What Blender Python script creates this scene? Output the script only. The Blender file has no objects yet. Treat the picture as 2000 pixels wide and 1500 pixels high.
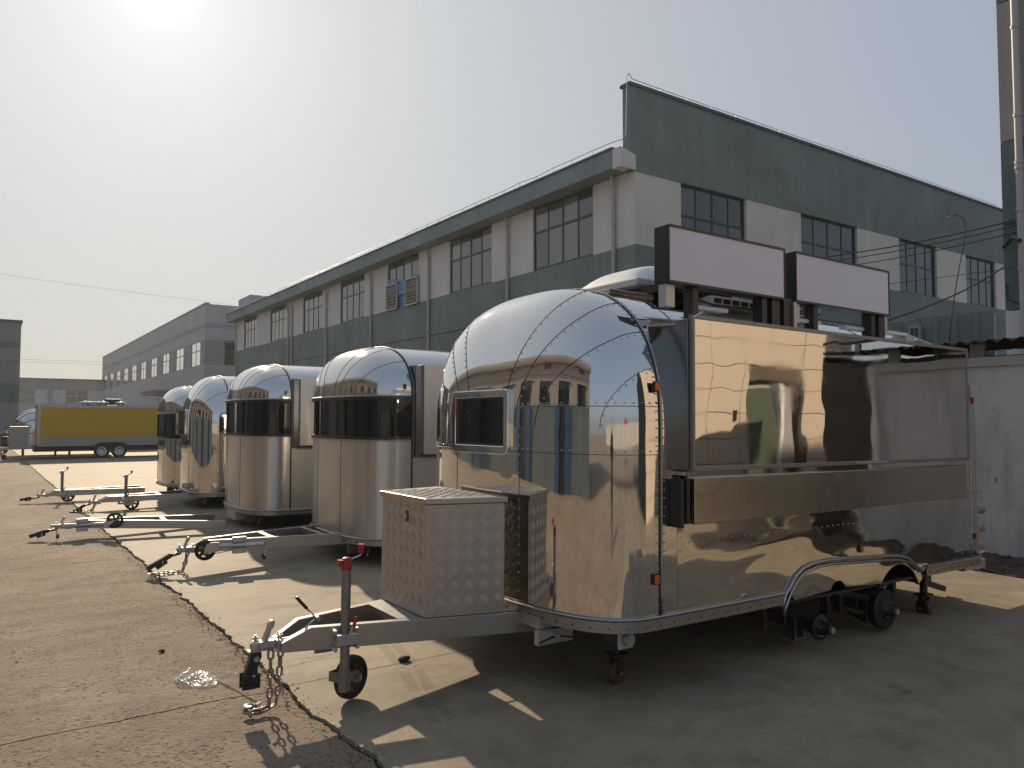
import bpy, math, random
from mathutils import Vector, Matrix, noise
random.seed(7)
sc = bpy.context.scene
col = sc.collection
R = math.radians
PI = math.pi

# ------------------------------------------------------------------ camera
cam_d = bpy.data.cameras.new('camera'); cam = bpy.data.objects.new('camera', cam_d); col.objects.link(cam)
cam_d.sensor_width = 36; cam_d.lens = 36 * 1490 / 2000
cam_d.clip_start = 0.05; cam_d.clip_end = 3000
cam.location = (0, 0, 1.6)
YAW, PITCH = R(34.66), math.atan(70 / 1490)
cam.rotation_euler = (PI / 2 + PITCH, 0, -YAW)
sc.camera = cam

# ------------------------------------------------------------------ sky, sun, exposure
SUN = Vector((0.1397, 0.8719, 0.4693)).normalized()
world = bpy.data.worlds.new('World'); sc.world = world; world.use_nodes = True
wn = world.node_tree; wn.nodes.clear()
def wnode(t, **k):
    n = wn.nodes.new(t)
    for a, b in k.items(): setattr(n, a, b)
    return n
out = wnode('ShaderNodeOutputWorld')
sky = wnode('ShaderNodeTexSky', sky_type='NISHITA', sun_disc=False)
sky.sun_elevation = math.asin(SUN.z); sky.sun_rotation = math.atan2(SUN.x, SUN.y)
sky.air_density = 1.0; sky.dust_density = 3.5; sky.ozone_density = 1.0; sky.altitude = 0
# dense haze evens the sky out: the range between the sunward and the far side is compressed
hs = wnode('ShaderNodeGamma'); hs.inputs['Gamma'].default_value = 0.19
wn.links.new(sky.outputs[0], hs.inputs['Color'])
hs2 = wnode('ShaderNodeHueSaturation'); hs2.inputs['Saturation'].default_value = 1.8; hs2.inputs['Value'].default_value = 2.45
wn.links.new(hs.outputs[0], hs2.inputs['Color'])
bg = wnode('ShaderNodeBackground'); bg.inputs['Strength'].default_value = 0.096
tint = wnode('ShaderNodeMix', data_type='RGBA', blend_type='MULTIPLY'); tint.inputs[0].default_value = 1.0
tint.inputs[7].default_value = (0.92, 1.0, 1.09, 1); wn.links.new(hs2.outputs[0], tint.inputs[6])
wn.links.new(tint.outputs[2], bg.inputs['Color'])
# the sun's aureole in hazy air: falls off with the angle from the sun
tc = wnode('ShaderNodeTexCoord')
dt = wnode('ShaderNodeVectorMath', operation='DOT_PRODUCT'); dt.inputs[1].default_value = SUN
nrm = wnode('ShaderNodeVectorMath', operation='NORMALIZE')
wn.links.new(tc.outputs['Generated'], nrm.inputs[0]); wn.links.new(nrm.outputs[0], dt.inputs[0])
def wm(op, a, b=None):
    n = wnode('ShaderNodeMath', operation=op)
    for i, v in enumerate((a, b)):
        if v is None: continue
        if isinstance(v, (int, float)): n.inputs[i].default_value = v
        else: wn.links.new(v, n.inputs[i])
    return n.outputs[0]
ang = wm('ARCCOSINE', wm('MINIMUM', dt.outputs['Value'], 0.999999))
def lobe(width, amp): return wm('MULTIPLY', wm('EXPONENT', wm('MULTIPLY', ang, -1.0 / width)), amp)
core = wm('MULTIPLY', wm('EXPONENT', wm('MULTIPLY', wm('POWER', wm('DIVIDE', ang, R(1.25)), 2.0), -1.0)), 0.7)
glow = wm('ADD', wm('ADD', core, lobe(R(5.5), 0.20)), lobe(R(36), 0.085))
em = wnode('ShaderNodeBackground'); em.inputs['Color'].default_value = (1.0, 0.985, 0.965, 1)
wn.links.new(glow, em.inputs['Strength'])
ad = wnode('ShaderNodeAddShader'); wn.links.new(bg.outputs[0], ad.inputs[0]); wn.links.new(em.outputs[0], ad.inputs[1])
wn.links.new(ad.outputs[0], out.inputs['Surface'])

sun_d = bpy.data.lights.new('sun', 'SUN'); sun = bpy.data.objects.new('sun', sun_d); col.objects.link(sun)
sun_d.energy = 3.3; sun_d.angle = R(0.8); sun_d.color = (1.0, 0.81, 0.57)
sun.rotation_euler = SUN.to_track_quat('Z', 'Y').to_euler()
sc.view_settings.view_transform = 'Standard'; sc.view_settings.look = 'None'
sc.view_settings.exposure = 0.50; sc.view_settings.gamma = 1.0
sc.view_settings.use_curve_mapping = False

# ------------------------------------------------------------------ materials
class NT:
    def __init__(s, name):
        s.m = bpy.data.materials.new(name); s.m.use_nodes = True; s.t = s.m.node_tree
        s.b = s.t.nodes['Principled BSDF']
    def n(s, t, **k):
        x = s.t.nodes.new(t)
        for a, b in k.items(): setattr(x, a, b)
        return x
    def set(s, x, name, v):
        i = x.inputs[name]
        if hasattr(v, 'is_output') or isinstance(v, bpy.types.NodeSocket): s.t.links.new(v, i)
        else: i.default_value = v
    def pos(s, scale=(1, 1, 1), obj=False, rot=(0, 0, 0)):
        src = s.n('ShaderNodeTexCoord').outputs['Object'] if obj else s.n('ShaderNodeNewGeometry').outputs['Position']
        mp = s.n('ShaderNodeMapping'); s.t.links.new(src, mp.inputs['Vector']); mp.inputs['Scale'].default_value = scale
        mp.inputs['Rotation'].default_value = rot
        return mp.outputs[0]
    def noise(s, vec, scale, detail=4, rough=0.55, dist=0.0):
        x = s.n('ShaderNodeTexNoise'); s.t.links.new(vec, x.inputs['Vector'])
        x.inputs['Scale'].default_value = scale; x.inputs['Detail'].default_value = detail
        x.inputs['Roughness'].default_value = rough; x.inputs['Distortion'].default_value = dist
        return x.outputs['Fac']
    def ramp(s, fac, stops):
        x = s.n('ShaderNodeValToRGB'); s.t.links.new(fac, x.inputs['Fac'])
        while len(x.color_ramp.elements) > 1: x.color_ramp.elements.remove(x.color_ramp.elements[0])
        for i, (p, c) in enumerate(stops):
            e = x.color_ramp.elements[0] if i == 0 else x.color_ramp.elements.new(p)
            e.position = p
            if isinstance(c, (int, float)): c = (c, c, c)
            e.color = (c[0], c[1], c[2], 1)
        return x.outputs['Color']
    def mix(s, fac, a, b, mode='MIX'):
        x = s.n('ShaderNodeMix', data_type='RGBA', blend_type=mode)
        for i, v in ((0, fac), (6, a), (7, b)):
            if isinstance(v, bpy.types.NodeSocket): s.t.links.new(v, x.inputs[i])
            elif i == 0: x.inputs[0].default_value = v
            else: x.inputs[i].default_value = (v[0], v[1], v[2], 1)
        return x.outputs[2]
    def math(s, op, a, b=0.0):
        x = s.n('ShaderNodeMath', operation=op)
        for i, v in enumerate((a, b)):
            if isinstance(v, bpy.types.NodeSocket): s.t.links.new(v, x.inputs[i])
            else: x.inputs[i].default_value = v
        return x.outputs[0]
    def bump(s, h, dist, strength=1.0, prev=None):
        x = s.n('ShaderNodeBump'); s.t.links.new(h, x.inputs['Height'])
        x.inputs['Distance'].default_value = dist; x.inputs['Strength'].default_value = strength
        if prev: s.t.links.new(prev, x.inputs['Normal'])
        return x.outputs[0]
    def fin(s, color=None, rough=None, metal=None, normal=None, **k):
        if color is not None: s.set(s.b, 'Base Color', color if isinstance(color, bpy.types.NodeSocket) else (*color, 1))
        if rough is not None: s.set(s.b, 'Roughness', rough)
        if metal is not None: s.set(s.b, 'Metallic', metal)
        if normal is not None: s.set(s.b, 'Normal', normal)
        for a, v in k.items(): s.set(s.b, a.replace('_', ' '), v)
        return s.m

def simple(name, c, rough=0.5, metal=0.0, var=0.12, scale=8, bumpd=0.0):
    t = NT(name); p = t.pos()
    f = t.noise(p, scale, 5)
    cc = t.mix(f, [x * (1 - var) for x in c], [min(1, x * (1 + var)) for x in c])
    n = t.bump(t.noise(p, scale * 6, 4), bumpd) if bumpd else None
    rr = t.math('ADD', t.math('MULTIPLY', f, 0.15), rough - 0.07)
    return t.fin(cc, rr, metal, n)

def mirror(name, c, rough, wav, wl, vertical=1.0, fine=0.0004, spots=True):
    # polished sheet: slow waves of the thin metal, faint dust and smears
    t = NT(name); p = t.pos((1, 1, vertical))
    w = t.noise(p, wl, 0.6, 0.3, 0.8)
    n = t.bump(w, wav)
    n = t.bump(t.noise(p, wl * 4, 0.5), fine, prev=n)
    dirt = t.noise(t.pos(), 2.2, 7, 0.7)
    rr = t.ramp(dirt, [(0.42, rough), (0.78, rough + 0.10)])
    cc = t.mix(dirt, [x * 0.93 for x in c], c)
    if spots:
        sp = t.ramp(t.noise(t.pos(), 60, 2), [(0.72, 0.0), (0.80, 0.35)])
        cc = t.mix(sp, cc, [x * .6 for x in c])
    return t.fin(cc, rr, 1.0, n)

M = {}
M['mirror'] = mirror('polished_steel', (0.72, 0.705, 0.68), 0.015, 0.0030, 2.6, 0.8, 0.0003)
M['mirror_flat'] = mirror('polished_sheet', (0.76, 0.735, 0.69), 0.012, 0.0021, 2.6, 0.6, 0.00010)
M['mirror_low'] = mirror('polished_rippled_sheet', (0.72, 0.685, 0.61), 0.015, 0.024, 1.0, 2.0, 0.0022)
M['mirror_dome'] = mirror('polished_dome', (0.72, 0.71, 0.70), 0.02, 0.0016, 2.6, 1.0, 0.00012)
def brushed(name, c, rough, aniso=0.7, sx=(1, 1, 60), b=0.0006, wave=0.002):
    t = NT(name); p = t.pos(sx)
    f = t.noise(p, 3, 6, 0.6)
    g = t.noise(t.pos((1, 1, 0.12)), 5, 2)
    rr = t.math('ADD', t.math('MULTIPLY', f, 0.18), rough - 0.09)
    cc = t.mix(t.math('MULTIPLY', t.noise(t.pos(), 4, 6), 1.0), [x * 0.88 for x in c], c)
    n = t.bump(f, b); n = t.bump(g, wave, prev=n)
    return t.fin(cc, rr, 1.0, n, Anisotropic=aniso)
_t = NT('brushed_aluminium'); _tg = _t.n('ShaderNodeTangent', direction_type='RADIAL', axis='Z')
_f = _t.noise(_t.pos((1, 1, 60)), 3, 6, 0.6); _g = _t.noise(_t.pos((1, 1, .25)), 3.0, 2)
_n = _t.bump(_g, 0.006)
M['brushed'] = _t.fin(_t.mix(_t.noise(_t.pos(), 3, 6), (0.58, 0.56, 0.53), (0.66, 0.635, 0.60)), 0.30, 1.0, _n, Anisotropic=0.9, Tangent=_tg.outputs[0], Anisotropic_Rotation=0.25)
M['tread'] = simple('tread_plate', (0.48, 0.44, 0.40), 0.38, 1.0, 0.15, 6)
M['box_steel'] = simple('dull_steel', (0.22, 0.22, 0.225), 0.22, 1.0, 0.1, 3)
M['tread_bar'] = simple('tread_bar_metal', (0.60, 0.55, 0.505), 0.36, 1.0, 0.1, 20)
M['brushed_counter'] = brushed('brushed_counter_steel', (0.56, 0.51, 0.455), 0.22, 0.0, (9, 9, 9), 0.0002, 0.001)
M['alu'] = brushed('aluminium_trim', (0.44, 0.435, 0.44), 0.36, 0.0, (3, 3, 3), 0.0004, 0.0)
M['galv'] = simple('galvanised_steel', (0.50, 0.50, 0.50), 0.42, 0.85, 0.2, 14, 0.0008)
M['dark_galv'] = simple('weathered_tube', (0.26, 0.25, 0.24), 0.42, 0.8, 0.2, 14, 0.0008)
M['black'] = simple('black_painted_steel', (0.022, 0.022, 0.023), 0.32, 0.0, 0.3, 10, 0.0008)
M['hub_black'] = simple('hub_paint', (0.012, 0.012, 0.012), 0.5, 0, .4, 30, .001)
M['blue2'] = simple('blue_door', (0.055, 0.12, 0.24), 0.5, 0, 0.2, 2)
M['dark_frame'] = simple('dark_trim', (0.03, 0.03, 0.032), 0.35, 0.2, 0.2)
M['rubber'] = simple('rubber', (0.018, 0.018, 0.018), 0.7, 0.0, 0.3, 20, 0.001)
M['red'] = simple('red_plastic', (0.35, 0.02, 0.025), 0.4)
M['orange'] = simple('orange_lens', (0.62, 0.13, 0.02), 0.2)
M['white'] = simple('white_plastic', (0.75, 0.75, 0.74), 0.4, 0, 0.05, 5)
M['chain'] = simple('chain_steel', (0.34, 0.30, 0.26), 0.4, 0.8, 0.3, 30)
M['rust_wheel'] = simple('dark_red_wheel', (0.085, 0.035, 0.028), 0.55, 0, 0.3, 20)
M['seam'] = simple('seam_shadow', (0.03, 0.03, 0.03), 0.5)
M['rivet'] = simple('rivet_metal', (0.5, 0.5, 0.5), 0.25, 1.0)
M['black_glass'] = NT('tinted_glass').fin((0.010, 0.011, 0.012), 0.03, 0.0, IOR=1.5)
M['acrylic'] = NT('sign_acrylic')
_t = M['acrylic']; _p = _t.pos()
_f = _t.noise(_t.pos((2.0, 2.0, 0.15)), 3, 5); _g = _t.noise(_p, 1.4, 2)
M['acrylic'] = _t.fin(_t.mix(_f, _t.mix(_g, (0.72, 0.69, 0.79), (0.77, 0.69, 0.79)), (0.63, 0.62, 0.70)), 0.22, 0.0)

def stucco(name, c, streak=0.35, rough=0.9, mott=0.2, bumpd=0.006):
    t = NT(name); p = t.pos()
    big = t.noise(p, 0.45, 6, 0.65); fine = t.noise(p, 7, 6, 0.7)
    cc = t.mix(t.ramp(big, [(0.32, 0), (0.68, 1)]), [x * (1 - mott) for x in c], [min(1, x * (1 + mott)) for x in c])
    # patches of repainted render with soft edges
    v = t.n('ShaderNodeTexVoronoi', feature='SMOOTH_F1'); t.t.links.new(t.pos((.35, .35, .55)), v.inputs['Vector']); v.inputs['Scale'].default_value = 1.0
    cc = t.mix(t.math('MULTIPLY', t.ramp(v.outputs['Distance'], [(0.30, 0), (0.42, 1)]), 0.22), cc, [x * .78 for x in c])
    # rain streaks, thin and broad, and blotches of grime
    for sx, sz, amt, lo, hi in ((2.4, .12, 1.0, .46, .78), (9, .22, .7, .52, .74)):
        st = t.ramp(t.noise(t.pos((sx, sx, sz)), 1.6, 7, 0.75), [(lo, 0.0), (hi, 1.0)])
        cc = t.mix(t.math('MULTIPLY', st, streak * amt), cc, [x * .50 for x in c])
    cc = t.mix(t.math('MULTIPLY', t.ramp(fine, [(0.45, 0.0), (0.75, 1.0)]), 0.22), cc, [x * .6 for x in c])
    sp = t.ramp(t.noise(p, 5.5, 7, 0.85), [(0.70, 0), (0.74, 1)])
    cc = t.mix(t.math('MULTIPLY', sp, 0.6 * streak + .1), cc, [x * .35 for x in c])
    n = t.bump(t.noise(p, 35, 4), bumpd)
    return t.fin(cc, rough, 0.0, n)
M['green'] = stucco('green_render', (0.205, 0.250, 0.245), 0.35)
M['dark_green'] = stucco('dark_green_render', (0.125, 0.185, 0.185), 0.4)
M['cream'] = stucco('off_white_render', (0.70, 0.665, 0.64), 0.22, mott=0.08)
M['cornice'] = stucco('cornice_render', (0.25, 0.30, 0.305), 0.5)
M['coping'] = stucco('coping_render', (0.12, 0.14, 0.15), 0.4)
M['grey1'] = stucco('lilac_grey_render', (0.46, 0.445, 0.47), 0.2, mott=0.06)
M['grey2'] = stucco('mid_grey_render', (0.34, 0.33, 0.355), 0.2, mott=0.06)
M['taupe'] = stucco('taupe_render', (0.33, 0.305, 0.285), 0.3, mott=0.1)
M['beige'] = stucco('beige_render', (0.55, 0.47, 0.39), 0.2, mott=0.1)
M['leadwhite'] = stucco('worn_white_render', (0.38, 0.37, 0.36), 0.6, mott=0.2)
M['pipe'] = simple('plastic_downpipe', (0.42, 0.40, 0.39), 0.5, 0, 0.1, 2)
M['win_frame'] = simple('green_window_frame', (0.022, 0.042, 0.042), 0.4)
M['win_frame_w'] = simple('pale_window_frame', (0.42, 0.42, 0.42), 0.4)
def glass(name, c, rough=0.04, ior=1.7):
    t = NT(name); n = t.bump(t.noise(t.pos(), 0.8, 1), 0.01)
    return t.fin(c, rough, 0.0, n, IOR=ior)
M['pane'] = glass('window_glass', (0.11, 0.104, 0.096), 0.06, 1.9)
M['pane_pale'] = glass('curtained_glass', (0.20, 0.19, 0.17), 0.08, 1.8)
M['pane_film'] = NT('coated_glass').fin((0.80, 0.79, 0.76), 0.12, 0.85)
M['pane_dark'] = glass('dark_window_glass', (0.030, 0.036, 0.038), 0.05, 1.8)
M['blue'] = simple('blue_sheet', (0.09, 0.22, 0.46), 0.5, 0, 0.25, 3, 0.004)
M['yellow'] = simple('yellow_panel', (0.56, 0.36, 0.018), 0.5, 0, 0.04, 1.5)
M['lgrey'] = simple('light_grey_panel', (0.50, 0.50, 0.49), 0.45, 0.1, 0.06, 3)
M['wire'] = simple('cable_black', (0.02, 0.02, 0.02), 0.6)
M['earth'] = simple('dark_earth', (0.075, 0.058, 0.045), 0.95, 0, 0.5, 6, 0.03)
M['tile'] = NT('granite_tile'); _t = M['tile']; _p = _t.pos()
M['tile'] = _t.fin(_t.mix(_t.ramp(_t.noise(_p, 42, 3, 0.8), [(0.42, 0), (0.58, 1)]), (0.46, 0.385, 0.325), (0.56, 0.48, 0.41)), 0.5, 0.0)
M['grout'] = simple('tile_grout', (0.10, 0.08, 0.065), 0.9)
M['door_green'] = simple('green_door', (0.08, 0.105, 0.08), 0.4)
M['skin'] = simple('skin', (0.42, 0.25, 0.18), 0.5)
M['cloth'] = simple('dark_cloth', (0.02, 0.021, 0.026), 0.8)
M['jacket'] = simple('jacket_cloth', (0.035, 0.035, 0.05), 0.8)
M['foliage'] = simple('leaves', (0.06, 0.085, 0.03), 0.7, 0, 0.5, 9)

# stained wall
t = NT('stained_grey_wall'); p = t.pos()
base = t.mix(t.noise(p, 0.9, 7, 0.65), (0.36, 0.355, 0.375), (0.52, 0.51, 0.53))
st = t.ramp(t.noise(t.pos((1.5, 1.5, 0.25)), 2.2, 8, 0.75), [(0.48, 0), (0.68, 1)])
base = t.mix(t.math('MULTIPLY', st, 0.5), base, (0.15, 0.145, 0.155))
fl = t.ramp(t.noise(p, 7, 6, 0.8), [(0.635, 0), (0.66, 1)])
sep = t.n('ShaderNodeSeparateXYZ'); t.t.links.new(t.n('ShaderNodeNewGeometry').outputs['Position'], sep.inputs[0])
low = t.ramp(t.math('MULTIPLY', sep.outputs['Z'], 0.5), [(0.0, 1), (0.5, 0.9), (0.62, 0.12)])
base = t.mix(t.math('MULTIPLY', fl, low), base, (0.035, 0.032, 0.03))
M['stained'] = t.fin(base, 0.92, 0.0, t.bump(t.noise(p, 25, 6), 0.01))

def concrete(name, c1, c2, bumpd, rough=0.85, patch=(0.30, 0.22, 0.17), pf=0.5, pits=True, tracks=False):
    t = NT(name); p = t.pos()
    big = t.noise(p, 0.55, 7, 0.62); mid = t.noise(p, 3.1, 8, 0.72); fine = t.noise(p, 26, 8, 0.75)
    cc = t.mix(t.ramp(big, [(0.3, 0), (0.7, 1)]), c1, c2)
    cc = t.mix(t.math('MULTIPLY', t.ramp(mid, [(0.46, 0), (0.66, 1)]), pf), cc, patch)
    cc = t.mix(t.math('MULTIPLY', t.ramp(fine, [(0.42, 0), (0.72, 1)]), 0.35), cc, [x * .55 for x in c1])
    if not pits:
        sn = t.ramp(t.noise(t.pos((1, .8, 1)), 0.9, 8, 0.72, 0.8), [(0.50, 0), (0.66, 1)])
        cc = t.mix(t.math('MULTIPLY', sn, 0.42), cc, [x * .60 for x in c1])
        oil = t.ramp(t.noise(p, 2.6, 3, 0.5), [(0.70, 0), (0.76, 1)])
        cc = t.mix(t.math('MULTIPLY', oil, 0.45), cc, [x * .35 for x in c1])
        dots = t.ramp(t.noise(p, 30, 2, 0.5), [(0.735, 0), (0.76, 1)])
        cc = t.mix(t.math('MULTIPLY', dots, 0.6), cc, [x * .3 for x in c1])
    dust = t.ramp(t.noise(t.pos((1, 2.2, 1)), 5, 8, 0.8), [(0.60, 0), (0.72, 1)])
    cc = t.mix(t.math('MULTIPLY', dust, 0.3), cc, [min(1, x * 1.45) for x in c2])
    if tracks:
        w = t.n('ShaderNodeTexWave', wave_type='RINGS', rings_direction='Z'); t.t.links.new(t.pos((1, 1, 1)), w.inputs['Vector'])
        w.inputs['Scale'].default_value = 0.22; w.inputs['Distortion'].default_value = 3; w.inputs['Detail'].default_value = 3
        tr = t.math('MULTIPLY', t.ramp(w.outputs['Fac'], [(0.80, 0), (0.95, 1)]), t.ramp(mid, [(0.35, 0.0), (0.7, 0.6)]))
        cc = t.mix(t.math('MULTIPLY', tr, 0.45), cc, [x * .6 for x in c1])
    h = t.math('ADD', t.math('MULTIPLY', mid, 0.5), t.math('MULTIPLY', fine, 0.5))
    n = t.bump(h, bumpd)
    if pits:
        v = t.n('ShaderNodeTexVoronoi'); t.t.links.new(p, v.inputs['Vector']); v.inputs['Scale'].default_value = 30
        v.inputs['Randomness'].default_value = 1
        keep = t.ramp(t.noise(p, 2.2, 5, 0.7), [(0.36, 0.0), (0.56, 1.0)])
        pit = t.math('MULTIPLY', t.ramp(v.outputs['Distance'], [(0.14, 1), (0.34, 0)]), keep)
        n = t.bump(t.math('MULTIPLY', pit, -1.0), 0.010, 1.0, n)
        cc = t.mix(t.math('MULTIPLY', pit, 0.45), cc, [x * .30 for x in c1])
        fk = t.ramp(t.noise(t.pos((1, 1.6, 1)), 44, 5, 0.7), [(0.60, 0), (0.66, 1)])
        fk = t.math('MULTIPLY', fk, t.ramp(t.noise(p, 1.3, 4, 0.6), [(0.40, 0.15), (0.60, 1)]))
        cc = t.mix(t.math('MULTIPLY', fk, 0.55), cc, [x * .32 for x in c1])
        n = t.bump(t.math('MULTIPLY', fk, -1.0), 0.008, 1.0, n)
        sp = t.ramp(t.noise(p, 90, 2, 0.5), [(0.74, 0), (0.77, 1)])
        cc = t.mix(t.math('MULTIPLY', sp, 0.5), cc, (0.55, 0.5, 0.42))
        hue = t.ramp(t.noise(p, 0.8, 5, 0.6), [(0.42, 0), (0.58, 1)])
        cc = t.mix(t.math('MULTIPLY', hue, 0.55), cc, (1.02, 0.93, 0.90), 'MULTIPLY')
    return t.fin(cc, rough, 0.0, n, Specular_IOR_Level=0.22)
M['road'] = concrete('worn_road_concrete', (0.245, 0.195, 0.150), (0.42, 0.35, 0.272), 0.034, patch=(0.225, 0.165, 0.130), pf=0.7)
M['slab'] = concrete('yard_slab_concrete', (0.275, 0.230, 0.172), (0.375, 0.322, 0.245), 0.005, 0.72, patch=(0.19, 0.150, 0.108), pf=0.6, pits=False, tracks=True)
M['ground'] = concrete('far_ground', (0.22, 0.18, 0.14), (0.30, 0.25, 0.20), 0.01, pits=False)
t = NT('joint_dirt')
M['joint'] = t.fin(t.mix(t.noise(t.pos(), 20, 5), (0.018, 0.013, 0.010), (0.05, 0.035, 0.026)), 0.95)
t = NT('clear_film')
t.set(t.b, 'Transmission Weight', 0.55); t.set(t.b, 'Alpha', 0.55)
M['film'] = t.fin((0.85, 0.86, 0.86), 0.18, 0.0, t.bump(t.noise(t.pos(), 40, 5), 0.004))

# ------------------------------------------------------------------ geometry helpers
class MB:
    def __init__(s): s.v = []; s.f = []
    def add(s, vs, fs):
        o = len(s.v); s.v += [tuple(x) for x in vs]; s.f += [[i + o for i in f] for f in fs]; return s
    def box(s, x0, x1, y0, y1, z0, z1):
        return s.add([(x, y, z) for z in (z0, z1) for x, y in ((x0, y0), (x1, y0), (x1, y1), (x0, y1))],
                     [(3, 2, 1, 0), (4, 5, 6, 7), (0, 1, 5, 4), (1, 2, 6, 5), (2, 3, 7, 6), (3, 0, 4, 7)])
    def bar(s, a, b, w, h, up=(0, 0, 1)):
        a = Vector(a); b = Vector(b); d = (b - a).normalized(); up = Vector(up)
        r = d.cross(up); r = r.normalized() if r.length > 1e-6 else Vector((1, 0, 0)); u = r.cross(d).normalized()
        vs = [p + r * i * w / 2 + u * j * h / 2 for p in (a, b) for i, j in ((-1, -1), (1, -1), (1, 1), (-1, 1))]
        return s.add(vs, [(0, 1, 2, 3), (7, 6, 5, 4), (0, 4, 5, 1), (1, 5, 6, 2), (2, 6, 7, 3), (3, 7, 4, 0)])
    def cyl(s, a, b, r0, r1=None, n=14, caps=True):
        r1 = r0 if r1 is None else r1
        a = Vector(a); b = Vector(b); d = (b - a).normalized()
        x = d.orthogonal().normalized(); y = d.cross(x)
        vs = []
        for p, r in ((a, r0), (b, r1)):
            for k in range(n):
                t = 2 * PI * k / n; vs.append(p + (x * math.cos(t) + y * math.sin(t)) * r)
        fs = [(k, (k + 1) % n, n + (k + 1) % n, n + k) for k in range(n)]
        if caps: fs += [tuple(reversed(range(n))), tuple(range(n, 2 * n))]
        return s.add(vs, fs)
    def lathe(s, c, axis, prof, n=24):
        c = Vector(c); d = Vector(axis).normalized(); x = d.orthogonal().normalized(); y = d.cross(x)
        vs = []
        for (h, r) in prof:
            for k in range(n):
                t = 2 * PI * k / n; vs.append(c + d * h + (x * math.cos(t) + y * math.sin(t)) * max(r, 1e-4))
        m = len(prof)
        fs = [(i * n + k, i * n + (k + 1) % n, (i + 1) * n + (k + 1) % n, (i + 1) * n + k) for i in range(m - 1) for k in range(n)]
        return s.add(vs, fs)
    def tube(s, pts, r, n=8, closed=False, sq=None):
        pts = [Vector(p) for p in pts]; m = len(pts); vs = []; px = None
        for i, p in enumerate(pts):
            if closed: d = (pts[(i + 1) % m] - pts[i - 1])
            else: d = pts[min(i + 1, m - 1)] - pts[max(i - 1, 0)]
            d = d.normalized() if d.length > 1e-9 else Vector((0, 0, 1))
            if px is None: x = d.orthogonal().normalized()
            else:
                x = px - d * px.dot(d); x = x.normalized() if x.length > 1e-6 else d.orthogonal().normalized()
            px = x; y = d.cross(x)
            for k in range(n):
                t = 2 * PI * k / n; vs.append(p + (x * math.cos(t) + y * math.sin(t)) * r)
        fs = []
        for i in range(m if closed else m - 1):
            j = (i + 1) % m
            fs += [(i * n + k, i * n + (k + 1) % n, j * n + (k + 1) % n, j * n + k) for k in range(n)]
        if not closed: fs += [tuple(reversed(range(n))), tuple(range((m - 1) * n, m * n))]
        return s.add(vs, fs)
    def prism(s, poly, axis, a, b):
        # poly: 2D outline; axis: 'x','y','z' extrusion from a to b
        def P(u, v, w): return {'x': (w, u, v), 'y': (u, w, v), 'z': (u, v, w)}[axis]
        n = len(poly)
        vs = [P(u, v, a) for u, v in poly] + [P(u, v, b) for u, v in poly]
        fs = [tuple(range(n)), tuple(reversed(range(n, 2 * n)))] + [(k, n + k, n + (k + 1) % n, (k + 1) % n) for k in range(n)]
        return s.add(vs, fs)
    def ball(s, c, r, n=8, m=5, sc3=(1, 1, 1)):
        c = Vector(c); vs = []; fs = []
        for i in range(m + 1):
            t = PI * i / m
            for k in range(n):
                a = 2 * PI * k / n
                vs.append((c.x + r * sc3[0] * math.sin(t) * math.cos(a), c.y + r * sc3[1] * math.sin(t) * math.sin(a), c.z + r * sc3[2] * math.cos(t)))
        for i in range(m):
            for k in range(n): fs.append((i * n + k, (i + 1) * n + k, (i + 1) * n + (k + 1) % n, i * n + (k + 1) % n))
        return s.add(vs, fs)
    def grid(s, fn, nu, nv, flip=False):
        vs = [fn(i / nu, j / nv) for i in range(nu + 1) for j in range(nv + 1)]
        fs = []
        for i in range(nu):
            for j in range(nv):
                a = i * (nv + 1) + j; q = (a, a + nv + 1, a + nv + 2, a + 1)
                fs.append(tuple(reversed(q)) if flip else q)
        return s.add(vs, fs)
    def mesh(s, name, mat, smooth=False, recalc=True):
        import bmesh
        me = bpy.data.meshes.new(name); me.from_pydata(s.v, [], s.f)
        if recalc:
            b = bmesh.new(); b.from_mesh(me); bmesh.ops.recalc_face_normals(b, faces=b.faces); b.to_mesh(me); b.free()
        me.materials.append(mat)
        if smooth:
            me.polygons.foreach_set('use_smooth', [True] * len(me.polygons))
            if smooth != 'all':
                try: me.set_sharp_from_angle(angle=R(38))
                except Exception: pass
        return me
    def build(s, name, mat, parent=None, smooth=False, loc=None, bevel=0, kind=None, recalc=True):
        o = bpy.data.objects.new(name, s.mesh(name, mat, smooth, recalc)); col.objects.link(o)
        attach(o, parent, loc)
        if bevel:
            m = o.modifiers.new('bevel', 'BEVEL'); m.width = bevel; m.segments = 2; m.limit_method = 'ANGLE'; m.angle_limit = R(40)
        if kind: o['kind'] = kind
        return o

def attach(o, parent, loc=None):
    if parent is not None:
        o.parent = parent
        if parent.get('_world'):
            o.matrix_parent_inverse = Matrix.Translation(-Vector(parent['_world']))
    if loc is not None: o.location = loc

def tag(o, label=None, cat=None, group=None, kind=None):
    if label: o['label'] = label
    if cat: o['category'] = cat
    if group: o['group'] = group
    if kind: o['kind'] = kind
    return o

def thing(name, label, cat, loc=(0, 0, 0), rot=(0, 0, 0), group=None, world=False):
    o = bpy.data.objects.new(name, None); col.objects.link(o); o.empty_display_size = 0.3
    o.location = loc; o.rotation_euler = rot
    if world: o['_world'] = list(loc)
    return tag(o, label, cat, group)

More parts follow.
